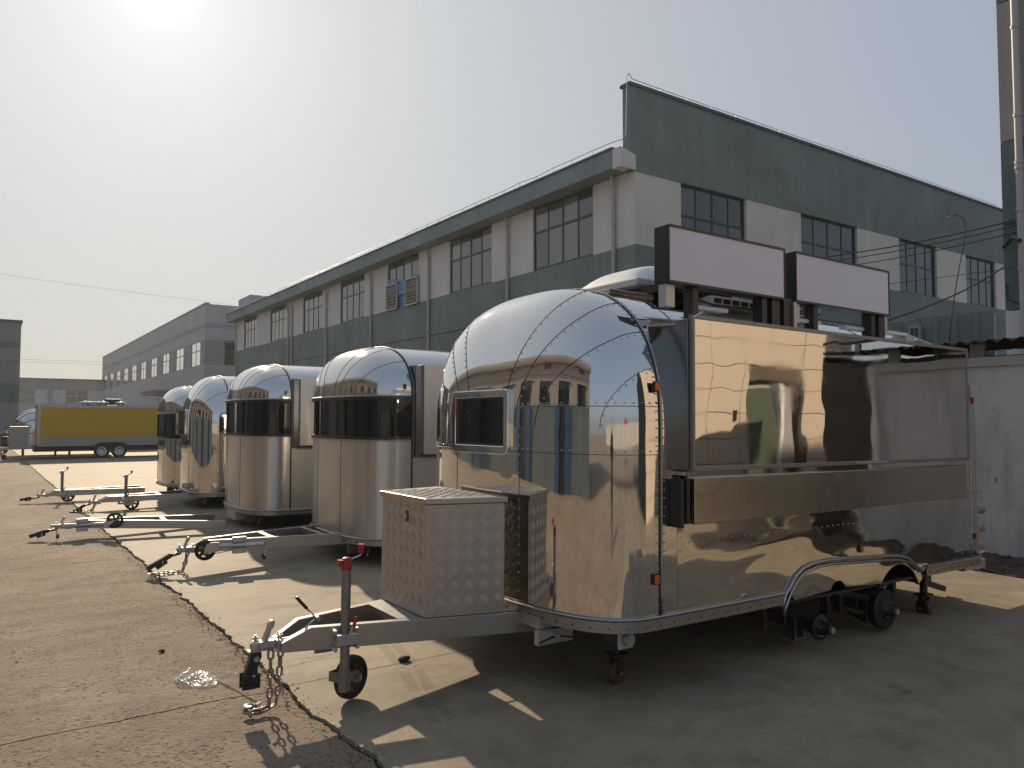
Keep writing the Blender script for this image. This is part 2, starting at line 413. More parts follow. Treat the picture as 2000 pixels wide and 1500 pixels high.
_ub = {}
def piece(name, mat, x0, x1, y0, y1, z0, z1, parent=None):
    """an axis-aligned block that shares one unit mesh per material"""
    if mat.name not in _ub: _ub[mat.name] = MB().box(-.5, .5, -.5, .5, -.5, .5).mesh(name, mat)
    o = bpy.data.objects.new(name, _ub[mat.name]); col.objects.link(o)
    attach(o, parent, ((x0 + x1) / 2, (y0 + y1) / 2, (z0 + z1) / 2)); o.scale = (abs(x1 - x0), abs(y1 - y0), abs(z1 - z0))
    return o
def put(name, me, parent, loc=(0, 0, 0), rot=(0, 0, 0), scale=(1, 1, 1)):
    o = bpy.data.objects.new(name, me); col.objects.link(o); attach(o, parent, loc); o.rotation_euler = rot; o.scale = scale
    return o
def copy_tree(o, parent=None):
    c = o.copy(); col.objects.link(c)
    if parent is not None: c.parent = parent
    for ch in list(o.children): copy_tree(ch, c)
    return c

# ------------------------------------------------------------------ ground
g = MB().box(-700, 700, -700, 900, -1.0, -0.035).build('ground', M['ground']); tag(g, kind='structure')
pav = bpy.data.objects.new('pavement', None); col.objects.link(pav); tag(pav, kind='structure')
bed = MB().box(-13, 8.72, -15, 60, -0.034, -0.022).build('joint_bed', M['joint'], pav)
def edge_x(y): return 1.55 - 0.006 * y + 0.05 * noise.noise((y * 1.3, 3.1, 0)) + 0.035 * noise.noise((y * 6, 1.1, 0)) + 0.014 * noise.noise((y * 27, 7.7, 0))
JY = [-11.0, -5.8, -0.62, 4.6, 9.85, 15.1, 20.3, 25.5, 30.7, 35.9, 41.1, 46.3, 51.5]
def road_slab(y0, y1, x0, nx, ny, amp, last=True):
    g0 = 0.006
    def jit(x, s): return 0.012 * noise.noise((x * 5, s * 9.1, 2)) + 0.02 * noise.noise((x * .8, s, 5))
    def fn(u, v):
        y = y0 + g0 + (y1 - y0 - 2 * g0) * v
        xe = edge_x(y) if last else x0 + 4.2
        if last: xe += 0.0
        x = x0 + (xe - x0) * (1 - (1 - u) ** 1.0)
        yy = y + jit(x, y0) * (1 - v) + jit(x, y1) * v
        xx = x + (0.02 * noise.noise((yy * 9, 4, 4)) if (last and u == 1) else 0)
        z = 0.0
        if amp:
            z = amp * (noise.fractal((x * 2.3, yy * 3.2, 1), 0.8, 2.1, 5)) + amp * .5 * min(0, noise.noise((x * 17, yy * 24, 3)) + .15) 
            if last:
                dd = xe - x
                if dd < 0.22: z -= (1 - dd / 0.22) * (0.012 + 0.02 * max(0, noise.noise((x * 11, yy * 11, 8))))
        return (xx, yy, z)
    m = MB().grid(fn, nx, ny)
    e = m.build('concrete_slab', M['road'], pav, smooth='all'); return e
for i in range(len(JY) - 1):
    y0, y1 = JY[i], JY[i + 1]
    near = i in (3, 2)
    if near: road_slab(y0, y1, -1.6 if i == 3 else -1.2, 190 if i == 3 else 120, 260 if i == 3 else 180, 0.006)
    elif i == 4: road_slab(y0, y1, -1.6, 90, 130, 0.006)
    else: road_slab(y0, y1, -1.6, 24, 60, 0.004)
    MB().box(-5.8, -1.62 if not (i == 2) else -1.22, y0 + .006, y1 - .006, -0.02, 0.0).build('concrete_slab', M['road'], pav)
    MB().box(-13, -5.82, y0 + .006, y1 - .006, -0.02, 0.0).build('concrete_slab', M['road'], pav)
def yard_slab(y0, y1, x0, x1, jag):
    n = 240 if y1 < 21 else 80
    pts = []
    if jag:
        for k in range(n + 1):
            y = y0 + .004 + (y1 - y0 - .008) * k / n
            pts.append((edge_x(y) + 0.012 + 0.010 * abs(noise.noise((y * 13, 9, 1))) + .02 * max(0, noise.noise((y * 2.2, 5, 5))), y))
    else: pts = [(x0, y0 + .004), (x0, y1 - .004)]
    # straight saw cut joints with the least waviness
    top = [(x1 + (pts[-1][0] - x1) * (1 - k / 12), y1 - .004 + .003 * noise.noise((k * 1.7, y1, 0))) for k in range(1, 13)]
    bot = [(pts[0][0] + (x1 - pts[0][0]) * (1 - k / 12), y0 + .004) for k in range(12)]
    poly = [(x, y) for x, y in pts] + top + bot[:-0 or None]
    return MB().prism(poly, 'z', -0.02, 0.004).build('concrete_slab', M['slab'], pav)
for i in range(len(JY) - 1):
    yard_slab(JY[i], JY[i + 1], 1.58, 5.2, True)
    yard_slab(JY[i], JY[i + 1], 5.208, 8.70, False)
dirt = MB()
def dfn(u, v):
    x = 8.66 + 0.96 * u; y = -1 + 14 * v
    return (x + (0.04 * noise.noise((y * 3, 0, 0)) if u == 0 else 0), y, 0.008 + 0.05 * u * (1 + noise.noise((y * .9, 2, 2))) + 0.02 * noise.noise((x * 6, y * 6, 0)) + .01)
dirt.grid(dfn, 24, 260).build('verge_soil', M['earth'], pav, smooth='all')
# faint tyre prints in the dust
def tyre_print(pts, w, step=.034):
    m = MB(); P = [Vector((*p, .0078)) for p in pts]; tot = 0
    for i in range(len(P) - 1):
        a, b = P[i], P[i + 1]; L_ = (b - a).length; d = (b - a).normalized(); q = Vector((-d.y, d.x, 0)); n = int(L_ / step)
        for k in range(n):
            c = a + d * (k * step)
            if noise.noise((c.x * 2.2, c.y * 2.2, 5)) < -.12: continue
            for sd in (-1, 1):
                o_ = c + q * sd * w * .08; e = c + q * sd * w * .5 - d * step * .9
                t_ = d * step * .38
                m.add([o_, o_ + t_, e + t_, e], [(0, 1, 2, 3)])
    m.build('tyre_print', M['print'], pav, recalc=False, kind='stuff')
t = NT('tyre_dust'); t.set(t.b, 'Alpha', 0.28)
M['print'] = t.fin((0.10, 0.08, 0.06), 0.9, 0.0)
tyre_print([(2.42, 5.1), (2.30, 4.5), (2.12, 3.9), (1.98, 3.3), (1.9, 2.6)], .16)
tyre_print([(2.2, 7.2), (2.6, 6.9), (3.0, 6.5), (3.3, 6.0), (3.45, 5.4), (3.5, 4.8)], .15)
tyre_print([(2.0, 6.6), (2.4, 6.5), (2.8, 6.2), (3.05, 5.8), (3.15, 5.3)], .13)
tyre_print([(3.4, .8), (3.9, 1.3), (4.6, 1.7), (5.4, 1.9), (6.4, 1.95)], .18)
# litter of gravel on the verge
gm = MB()
for k in range(900):
    x = random.uniform(8.6, 9.55); y = random.uniform(0, 7); r = random.uniform(.006, .022)
    gm.ball((x, y, .03 + .05 * (x - 8.6)), r, 5, 3, (1, random.uniform(.6, 1.3), .6))
tag(gm.build('verge_gravel', M['earth']), 'dark loose stones and dry litter lying along the foot of the grey wall', 'gravel', kind='stuff')
# cracks in the slab and road
def crack(pts, w, seed):
    P = []
    for i in range(len(pts) - 1):
        for k in range(14):
            t = k / 14; x = pts[i][0] * (1 - t) + pts[i + 1][0] * t; y = pts[i][1] * (1 - t) + pts[i + 1][1] * t
            P.append((x + .03 * noise.noise((x * 5 + seed, y * 5, 0)) + .012 * noise.noise((x * 22, y * 22, seed)), y + .03 * noise.noise((y * 5, x * 5, seed)) + .012 * noise.noise((y * 22, x * 22, seed))))
    P.append(pts[-1]); m = MB(); n = len(P); vs = []
    for i, (x, y) in enumerate(P):
        a = P[max(0, i - 1)]; b = P[min(n - 1, i + 1)]; d = Vector((b[0] - a[0], b[1] - a[1], 0)).normalized(); q = Vector((-d.y, d.x, 0))
        ww = w * (0.4 + abs(noise.noise((i * .37, seed, 1))) * 1.6) * min(1, min(i, n - 1 - i) / 4 + .15)
        vs += [(x + q.x * ww, y + q.y * ww, 0.0085), (x - q.x * ww, y - q.y * ww, 0.0085)]
    m.add(vs, [(2 * i, 2 * i + 1, 2 * i + 3, 2 * i + 2) for i in range(n - 1)])
    for q_ in range(0, len(m.v)): m.v[q_] = (m.v[q_][0], m.v[q_][1], .0085)
    m.build('crack', M['joint'], pav, recalc=False)
crack([(1.60, 4.95), (1.85, 4.98), (2.05, 4.93)], .0035, 1); crack([(1.66, 5.08), (1.9, 5.03), (2.2, 5.06)], .003, 2)
crack([(-.6, 6.9), (.4, 7.2), (1.3, 7.05)], .004, 3); crack([(.1, 8.3), (.9, 8.5), (1.5, 8.35)], .004, 4)
crack([(.5, 3.2), (.95, 3.05), (1.4, 3.2)], .004, 6)
for k in range(26):
    y = 2.3 + k * .42 + .2 * random.random(); o1 = random.uniform(.02, .10); L_ = random.uniform(.15, .5)
    P_ = [(edge_x(y + L_ * q / 4) - o1 * (.3 + .7 * math.sin(PI * q / 4)) - .01, y + L_ * q / 4) for q in range(5)]
    crack(P_, random.uniform(.0015, .005), 20 + k)
# crumbs broken off along the ragged joint and scattered pebbles
cm = MB()
for k in range(700):
    y = random.choice((random.uniform(2.2, 7), random.uniform(2.2, 14))); x = edge_x(y) + random.gauss(0, .05); r = random.uniform(.002, .008) * (1 if random.random() < .95 else 1.6)
    cm.ball((x, y, r * .4), r, 5, 3, (1, random.uniform(.6, 1.4), .6))
tag(cm.build('concrete_crumbs', M['road']), 'small concrete crumbs scattered along the ragged joint between road and slab', 'rubble', kind='stuff')
cm = MB()
for k in range(420):
    y = 2.2 + 9 * random.random() ** 1.6; x = random.uniform(-1.2, 1.5); r = random.uniform(.0015, .0045) * (1 if random.random() < .97 else 1.8)
    cm.ball((x, y, r * .4 + .003), r, 5, 3, (1, random.uniform(.6, 1.4), .6))
tag(cm.build('road_grit', M['earth']), 'dark grit and pebbles strewn over the worn concrete road', 'grit', kind='stuff')
def pebble(x, y, r, mat, name, label, cat):
    m = MB().ball((0, 0, 0), r, 9, 6, (1.2, .8, .55))
    m.v = [tuple(Vector(v) * (1 + .35 * noise.noise(Vector(v) * 60))) for v in m.v]
    o = m.build(name, mat, smooth=True, loc=(x, y, r * .5 + .004)); tag(o, label, cat)
pebble(2.33, 4.62, .035, M['earth'], 'crumpled_scrap', 'small crumpled brown scrap lying on the sunlit slab by the jockey wheel', 'litter')
pebble(0.05, 7.2, .03, M['earth'], 'stone', 'small dark stone lying alone at the far left of the road', 'stone')
pebble(1.05, 5.75, .02, M['earth'], 'stone', 'small round black stone above the clear plastic bag', 'stone')
pebble(5.55, 1.84, .03, M['white'], 'paper_scrap', 'small white scrap on the shaded concrete at the right edge', 'litter')

# ------------------------------------------------------------------ main building
def grid_window(parent, plane, a0, a1, z0, z1, at, cols, splits, fmat, gmat, depth=0.16, bar=0.05, d=-1):
    """plane 'x': window lies in the plane x=at, spans y a0..a1, faces -x (d=-1) or +x; plane 'y' likewise"""
    fr = MB()
    def bx(m, p0, p1, q0, q1, t0, t1):
        s0, s1 = at - d * t0, at - d * t1
        s0, s1 = min(s0, s1), max(s0, s1)
        if plane == 'x': m.box(s0, s1, p0, p1, q0, q1)
        else: m.box(p0, p1, s0, s1, q0, q1)
    W = a1 - a0; b = bar
    bx(fr, a0, a1, z0, z0 + b, depth, depth + .07); bx(fr, a0, a1, z1 - b, z1, depth, depth + .07)
    bx(fr, a0, a0 + b, z0, z1, depth - .002, depth + .068); bx(fr, a1 - b, a1, z0, z1, depth - .002, depth + .068)
    for c in range(1, cols):
        x = a0 + W * c / cols; wdt = b * (1.15 if c == cols // 2 else .6)
        bx(fr, x - wdt / 2, x + wdt / 2, z0 + b, z1 - b, depth + .004, depth + .06)
    for sp in splits:
        z = z0 + (z1 - z0) * sp; bx(fr, a0 + b, a1 - b, z - b * .55, z + b * .55, depth + .001, depth + .064)
    w = fr.build('window', fmat, parent)
    rows = [0.0] + list(splits) + [1.0]
    for c in range(cols):
        for r in range(len(rows) - 1):
            p0 = a0 + W * c / cols + .03; p1 = a0 + W * (c + 1) / cols - .03
            q0 = z0 + (z1 - z0) * rows[r] + .03; q1 = z0 + (z1 - z0) * rows[r + 1] - .03
            s0 = at - d * (depth + .025); s1 = at - d * (depth + .04); s0, s1 = min(s0, s1), max(s0, s1)
            pn = piece('pane', gmat if not callable(gmat) else gmat(c, r), *((s0, s1, p0, p1) if plane == 'x' else (p0, p1, s0, s1)), q0, q1)
            pn.parent = w
            k = random.uniform(-.006, .006); pn.rotation_euler = (k, k * .7, k)
    return w

B = thing('factory_building', 'large two storey green and off white factory with a tall parapet gable on the right', 'building', (15.9, 16.5, 0), world=True)
X0, Y0 = 15.9, 16.5
MB().box(X0 + .3, 40.2, Y0 + .3, 60.2, 0, 9.3).build('core', M['seam'], B)
for z0, z1 in ((0, 2.9), (2.93, 5.25), (5.28, 6.865)):
    MB().box(X0, X0 + .3, Y0, 60.4, z0, z1).build('wall', M['green'], B)
    MB().box(X0 + .301, 40.4, Y0, Y0 + .3, z0, z1).build('wall', M['green'], B)
wins = [(18.43, 21.68), (24.38, 27.60), (30.37, 33.60), (36.33, 39.55), (42.25, 45.50), (48.70, 52.00), (55.15, 58.40)]
ys = [Y0] + [v for w in wins for v in w] + [60.4]
for k in range(0, len(ys), 2):
    MB().box(X0, X0 + .3, ys[k], ys[k + 1], 6.867, 9.12).build('wall_pier', M['cream'], B)
gw = [(17.88, 21.06), (24.11, 27.72), (30.75, 33.80), (36.42, 39.32)]
xs = [X0 + .301] + [v for w in gw for v in w] + [40.4]
for k in range(0, len(xs), 2):
    MB().box(xs[k], xs[k + 1], Y0 + .001, Y0 + .3, 6.867, 9.07).build('wall_pier', M['cream'], B)
MB().box(X0 - .2, 40.4, Y0 - .02, Y0 + .3, 9.071, 11.66).build('gable_parapet', M['green'], B)
MB().box(X0 - .26, 40.45, Y0 - .08, Y0 + .36, 11.66, 11.75).build('coping', M['coping'], B)
MB().prism([(X0 - .62, 9.14), (X0 + .35, 9.14), (X0 + .35, 9.55), (X0 - .45, 9.70), (X0 - .62, 9.70)], 'y', Y0 + .31, 61.2).build('eave', M['cornice'], B)
MB().prism([(X0 - .66, 9.701), (X0 + 3, 9.72), (X0 + 3, 9.80), (X0 - .66, 9.77)], 'y', Y0 + .31, 61.25).build('eave_cap', M['coping'], B)
MB().prism([(X0 - .62, 9.10), (X0 + .0, 9.10), (X0 + .0, 9.55), (X0 - .62, 9.70)], 'y', Y0 - .05, Y0 + .308).build('eave_end', M['cream'], B)
MB().box(X0 + .3, 24, 58, 61.2, 9.5, 11.0).build('end_parapet', M['grey1'], B)
MB().prism([(X0 + .5, 9.5), (28, 11.3), (40, 9.5)], 'y', Y0 + .4, 60).build('roof', M['coping'], B)
M['pane_b'] = glass('window_glass_pale', (0.17, 0.16, 0.145), 0.08, 1.9); M['pane_c'] = glass('window_glass_dim', (0.06, 0.058, 0.055), 0.05, 1.9)
M['pane_e'] = glass('dusty_dark_glass', (0.055, 0.062, 0.065), 0.12, 1.8); M['pane_f'] = glass('deep_dark_glass', (0.016, 0.020, 0.022), 0.04, 1.8)
def mixp(c, r): return M[random.choice(('pane', 'pane', 'pane_b', 'pane', 'pane_c'))]
def mixd(c, r): return M[random.choice(('pane_dark', 'pane_dark', 'pane_e', 'pane_f'))]
for i, (a, b) in enumerate(wins):
    if i == 2: grid_window(B, 'x', a, b, 8.0, 9.12, X0, 4, (), M['win_frame'], mixp, .05)
    else: grid_window(B, 'x', a, b, 6.87, 9.12, X0, 4, (.60,), M['win_frame'], mixp, .05, .07)
# third window: blue sheet and two louvred shutters propped outside
a, b = wins[2]
def sheet(u, v):
    return (X0 - .04 + .05 * noise.noise((u * 5, v * 6, 1)), a + .02 + (b - a - .1) * u, 7.45 + .75 * v - .12 * math.sin(u * 5) * v)
MB().grid(sheet, 20, 12).build('blue_sheet', M['blue'], B, smooth='all')
piece('blue_board', M['blue'], X0 + .05, X0 + .09, a + .9, b - .8, 6.87, 8.0, B)
for (c0, c1, ang) in ((a - .1, a + 1.15, 0.0), (b - 1.25, b - .05, 0.0)):
    m = MB(); x = X0 - .12
    for zz in (6.82, 8.0): m.box(x, x + .06, c0, c1, zz, zz + .07)
    for yy in (c0, c1 - .07): m.box(x - .002, x + .062, yy, yy + .07, 6.822, 8.068)
    sh = m.build('shutter', M['pipe'], B)
    for k in range(7):
        q = piece('slat', M['pipe'], x - .03, x + .07, c0 + .08, c1 - .08, 6.99 + k * .145, 7.0 + k * .145); q.parent = sh; q.rotation_euler = (0, R(38), 0)
    piece('shutter_back', M['seam'], x + .09, x + .10, c0 + .05, c1 - .05, 6.88, 8.0, B)
for a, b in gw: grid_window(B, 'y', a, b, 6.87, 9.07, Y0, 4, (.55,), M['win_frame'], mixd, .1, .07)
for y in (17.35, 23.16, 29.27, 35.32, 41.42, 47.3, 48.0, 60.3):
    m = MB(); x = X0 - .11
    zk = 8.2 + .5 * random.random()
    m.tube([(X0 - .16, y, 9.13), (X0 - .16, y, 8.95), (x, y, 8.6), (x, y, zk), (x + .03, y + .03, zk - .15), (x + .03, y + .03, 0)], .065, 10)
    for z in (7.6, 5.2, 2.9): m.cyl((x + .03, y + .03, z), (x + .03, y + .03, z + .08), .08, n=10)
    m.build('downpipe', M['pipe'], B, smooth=True)
m = MB(); pts = []
for k in range(46):
    y = Y0 + .4 + k * .98; m.cyl((X0 - .5, y, 9.76), (X0 - .5, y, 9.97), .012, n=5); pts.append((X0 - .5 + .02 * random.uniform(-1, 1), y, 9.97 + .02 * random.uniform(-1, 1)))
pts = [(X0 - .3, Y0 - .1, 11.95), (X0 - .34, Y0 - .05, 11.9), (X0 - .36, Y0, 10.1), (X0 - .42, Y0 + .1, 9.98)] + pts
m.tube(pts, .013, 5)
m.tube([(X0 - .3, Y0 - .1, 11.95)] + [(X0 + k * 1.2, Y0 + .1, 11.93 + .015 * random.uniform(-1, 1)) for k in range(21)], .013, 5)
for k in range(1, 21): m.cyl((X0 + k * 1.2, Y0 + .1, 11.74), (X0 + k * 1.2, Y0 + .1, 11.94), .010, n=5)
m.build('lightning_conductor', M['galv'], B)

# grey building beyond
glz = None
G = thing('grey_factory', 'lilac grey two storey factory block beyond the green one with a row of small windows', 'building', (15.9, 70.8, 0), world=True)
gx, gy = 15.9, 70.8
MB().box(gx + .3, 38, gy + .3, 142, 0, 11.8).build('core', M['seam'], G)
MB().box(gx, gx + .3, gy, 142.3, 0, 6.5).build('wall', M['grey1'], G)
MB().box(gx, gx + .3, gy, 142.3, 8.72, 9.75).build('wall', M['grey1'], G)
MB().box(gx, gx + .3, gy, 142.3, 9.751, 10.18).build('band', M['grey2'], G)
MB().box(gx, gx + .3, gy, 142.3, 10.181, 11.9).build('wall', M['grey1'], G)
MB().box(gx - .05, gx + .35, gy - .05, 142.3, 11.901, 12.0).build('coping', M['grey2'], G)
MB().box(gx + .301, 38, gy, gy + .3, 0, 6.5).build('wall', M['grey1'], G)
MB().box(gx + .301, 17.6, gy, gy + .3, 6.502, 8.718).build('band', M['grey2'], G)
MB().box(19.0, 38, gy, gy + .3, 6.502, 8.718).build('band', M['grey2'], G)
grid_window(G, 'y', 17.6, 19.0, 6.5, 8.72, gy, 2, (.5,), M['win_frame'], M['pane_dark'], .1)
MB().box(gx + .301, 38, gy, gy + .3, 8.72, 9.75).build('wall', M['grey1'], G)
MB().box(gx + .301, 38, gy, gy + .3, 9.751, 10.18).build('band', M['grey2'], G)
MB().box(gx + .301, 38, gy, gy + .3, 10.181, 11.9).build('wall', M['grey1'], G)
gwy = []
for k in range(10):
    y0 = 72.5 + k * 7.05; gwy.append((y0, y0 + 3.6 - .02 * k))
ys = [gy] + [v for w in gwy for v in w] + [142.3]
for k in range(0, len(ys), 2): MB().box(gx, gx + .3, ys[k], ys[k + 1], 6.502, 8.718).build('band', M['grey2'], G)
for a, b in gwy: grid_window(G, 'x', a, b, 6.5, 8.72, gx, 2, (.62,), M['win_frame'], M['pane_film'], .015, .07)
MB().box(14.0, 15.9, 84, 91, 4.2, 4.5).build('door_canopy', M['taupe'], G)
MB().box(13.85, 15.9, 83.8, 91.2, 4.501, 4.65).build('door_canopy', M['grey2'], G)

# far building across the end of the yard
F_ = thing('far_workshop', 'pale long workshop closing the yard behind the yellow trailer', 'building', (-20, 140, 0), world=True)
MB().box(-20, 19, 140.4, 150, 0, 8.0).build('core', M['seam'], F_)
MB().box(-20, 19, 140, 140.4, 0, 4.1).build('wall', M['grey1'], F_)
MB().box(-20, 19, 140, 140.4, 6.3, 8.0).build('wall', M['leadwhite'], F_)
MB().box(-20, 19, 139.8, 140.5, 8.0, 8.12).build('coping', M['coping'], F_)
fx = [(-14, -9), (-5.5, -.5), (2.2, 6.5), (10.55, 13.7)]
xs = [-20] + [v for w in fx for v in w] + [19]
for k in range(0, len(xs), 2): MB().box(xs[k], xs[k + 1], 140, 140.4, 4.102, 6.298).build('wall_pier', M['cream'], F_)
for a, b in fx: grid_window(F_, 'y', a, b, 4.1, 6.3, 140, 2, (.6,), M['win_frame_w'], M['pane_pale'], .15, .15)
for x in (8.4, 16.5): MB().box(x - .25, x + .25, 139.7, 140, 0, 8).build('pilaster', M['leadwhite'], F_)

# left building end
L = thing('banded_workshop', 'pale building at the left edge with grey green bands on its end wall', 'building', (1.87, 60, 0), world=True)
MB().box(-9.5, 1.67, 60.2, 110, 0, 8.0).build('core', M['seam'], L)
for z0, z1, mt in ((0, .95, 'green'), (.952, 2.72, 'leadwhite'), (2.722, 4.0, 'green'), (4.002, 5.5, 'taupe'), (5.53, 6.33, 'grey2'), (6.332, 6.78, 'green'), (6.782, 8.05, 'taupe')):
    MB().box(-9.5, 1.87, 60, 60.2, z0, z1).build('wall_band', M[mt], L)
    MB().box(1.671, 1.87, 60.201, 110, z0, z1).build('wall_band', M[mt], L)
MB().box(-9.6, 1.95, 59.9, 110, 8.051, 8.2).build('coping', M['coping'], L)
MB().tube([(.5, 60, 8.2), (.5, 60, 8.5), (-1, 60, 8.5)], .03, 5).build('lightning_conductor', M['galv'], L)

# green building at the right edge, shed roof, low wall
Rb = thing('tall_green_building', 'tall grey and dark green building cut off by the right edge with a white downpipe', 'building', (16, 6.56, 0), world=True)
MB().box(16.2, 28, 3.4, 6.36, 0, 15).build('core', M['seam'], Rb)
for z0, z1, mt in ((0, 3.67, 'cream'), (3.69, 5.32, 'dark_green'), (5.34, 6.93, 'dark_green'), (6.95, 9.66, 'taupe'), (9.68, 15, 'dark_green')):
    MB().box(16, 16.2, 3.2, 6.56, z0, z1).build('wall_band', M[mt], Rb)
    MB().box(16.201, 28, 6.361, 6.56, z0, z1).build('wall_band', M[mt], Rb)
    MB().box(16.201, 28, 3.2, 3.399, z0, z1).build('wall_band', M[mt], Rb)
m = MB(); px_, py_ = 15.86, 6.19
m.tube([(px_, py_, 14.9), (px_, py_, 7.4), (px_, py_, 0)], .068, 12)
for z in (10.6, 9.0, 7.3, 6.4, 6.3, 5.5, 4.4): m.cyl((px_, py_, z), (px_, py_, z + .06), .083, n=12)
m.build('downpipe', M['pipe'], Rb, smooth=True)
MB().tube([(15.94, 6.52, 4.90), (15.5, 6.2, 4.96), (15.15, 5.95, 4.80)], .042, 8).build('bracket_arm', M['dark_frame'], Rb)
MB().tube([(15.96, 6.5, 4.19), (15.88, 6.47, 3.88), (15.88, 6.28, 3.77), (15.94, 6.03, 3.77)], .018, 6).build('cable_loop', M['wire'], Rb)

Fe = thing('sheet_fence', 'green grey ribbed metal sheet fence rising behind the shed roof', 'fence', (12.6, 5.3, 0), world=True)
for k in range(11):
    y = 5.34 + k * .30
    MB().prism([(12.6, y), (12.6, y + .2), (12.56, y + .22), (12.56, y + .28), (12.6, y + .298), (12.62, y + .298), (12.62, y)], 'z', 0, 3.27 - .03 * (k // 4)).build('sheet', M['green'], Fe)
MB().box(12.63, 12.68, 5.34, 8.6, 0, 3.2).build('rail', M['galv'], Fe)
vt = thing('wall_vent', 'small dark louvred vent at the left end of the ribbed fence', 'vent', (12.5, 6.6, 3.0), world=True)
MB().box(12.5, 12.56, 6.4, 6.58, 2.75, 3.15).build('frame', M['leadwhite'], vt)
for k in range(2): piece('slot', M['seam'], 12.49, 12.502, 6.43 + k * .07, 6.475 + k * .07, 2.8, 3.1, vt)

Wl = thing('boundary_wall', 'low stained grey plaster wall with a pale cap behind the mirror trailer', 'wall', (9.6, 4, 0), world=True)
MB().box(9.6, 9.85, .42, 16.4, -.02, 2.22).build('wall_face', M['stained'], Wl)
MB().prism([(9.56, 2.222), (9.9, 2.222), (9.9, 2.28), (9.56, 2.33)], 'y', .38, 16.4).build('wall_cap', M['leadwhite'], Wl)
MB().box(9.55, 9.88, .35, .415, 0, 2.3).build('end_post', M['cream'], Wl)
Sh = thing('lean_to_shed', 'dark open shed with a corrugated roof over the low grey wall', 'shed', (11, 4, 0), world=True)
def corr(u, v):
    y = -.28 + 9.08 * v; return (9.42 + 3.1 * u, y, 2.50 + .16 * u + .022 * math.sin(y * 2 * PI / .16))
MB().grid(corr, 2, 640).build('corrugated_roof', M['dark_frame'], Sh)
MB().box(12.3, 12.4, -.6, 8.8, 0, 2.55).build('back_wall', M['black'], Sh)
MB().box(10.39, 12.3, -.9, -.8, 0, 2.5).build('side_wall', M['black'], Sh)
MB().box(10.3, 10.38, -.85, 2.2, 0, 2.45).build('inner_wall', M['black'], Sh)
for k in range(12):
    piece('roof_prop', M['dark_frame'] if k % 3 else M['leadwhite'], 9.7, 9.76, .5 + k * .62, .56 + k * .62 + (.1 if k % 3 == 0 else 0), 2.29, 2.50, Sh)
for y in (-.35, 2.6, 5.6): piece('rafter', M['dark_frame'], 9.6, 12.3, y, y + .08, 2.40, 2.47, Sh)

cn = thing('black_canopy', 'black sheet canopy sloping up beside the shed, seen only in the hatch reflection', 'canopy', (9.6, 0, 0), world=True)
MB().prism([(9.50, 2.62), (12.8, 3.30), (12.8, 3.34), (9.50, 2.66)], 'y', -.3, 3.1).build('sheet', M['black'], cn)
for y in (-.2, 2.9): MB().box(12.5, 12.56, y, y + .06, 0, 3.2).build('post', M['dark_frame'], cn)
MB().box(9.5, 9.56, .2, .26, 2.46, 2.62).build('prop', M['leadwhite'], cn)

# ------------------------------------------------------------------ place behind the camera, seen in the polished sheets
Tb = thing('tiled_office', 'beige stone tiled office opposite the trailer, mirrored in its serving hatch', 'building', (10, -3.4, 0), world=True)
MB().box(7.0, 15.2, -9, -3.66, 0, 5.9).build('core', M['grout'], Tb)
dx0, dx1 = 11.72, 13.40
MB().box(7.0, dx0, -3.655, -3.452, 0, 5.9).build('backing', M['grout'], Tb); MB().box(dx1, 15.2, -3.655, -3.452, 0, 5.9).build('backing', M['grout'], Tb); MB().box(dx0, dx1, -3.655, -3.452, 2.35, 5.9).build('backing', M['grout'], Tb)
tw, th = .92, .46
for i in range(9):
    for j in range(13):
        xa = 7.0 + i * tw; za = j * th - .12
        x1, z1 = min(xa + tw, 15.2) - .012, za + th - .012
        if xa < dx1 and x1 > dx0 and za < 2.3:
            if xa < dx0 - .05: x1 = dx0
            elif x1 > dx1 + .05: xa = dx1
            else: continue
        piece('tile', M['tile'], xa, x1, -3.45 + random.uniform(-.002, .002), -3.40, max(za, 0), z1, Tb)
MB().box(dx0, dx1, -3.64, -3.60, 0, 2.35).build('door_recess', M['grey2'], Tb)
dr = MB().box(dx0 + .02, dx0 + .95, -3.59, -3.54, 0, 2.2).build('door', M['door_green'], Tb)
MB().cyl((dx0 + .12, -3.54, 1.05), (dx0 + .12, -3.48, 1.05), .02).build('handle', M['alu'], dr)
MB().box(dx0 + .955, dx0 + 1.07, -3.60, -3.44, 0, 2.3).build('door_frame', M['white'], Tb)
sg = MB().box(11.12, 11.50, -3.39, -3.37, 1.58, 1.78).build('sign_plate', M['black'], Tb)
MB().box(11.15, 11.20, -3.368, -3.362, 1.61, 1.75).build('red_mark', M['red'], sg)
ob = thing('opposite_factory', 'cream and green factory across the road, seen only as a reflection in the polished trailers', 'building', (-10, 20, 0), world=True)
MB().box(-30, -10.3, 1.2, 58, 0, 8.6).build('core', M['seam'], ob)
MB().box(-10.3, -10, 1, 58.2, 0, 3.0).build('wall', M['green'], ob)
MB().box(-10.3, -10, 1, 58.2, 5.2, 7.9).build('wall', M['beige'], ob)
MB().box(-30, -10.301, 1, 1.19, 0, 8.6).build('wall', M['beige'], ob)
MB().prism([(-9.4, 7.5), (-10.3, 7.5), (-10.3, 8.6), (-9.3, 8.6), (-9.3, 8.0)], 'y', .6, 58.5).build('eave', M['beige'], ob)
MB().box(-9.98, -9.9, 1, 58.2, 6.0, 6.5).build('string_course', M['beige'], ob)
k = 0; y = 2.2; prev = 1
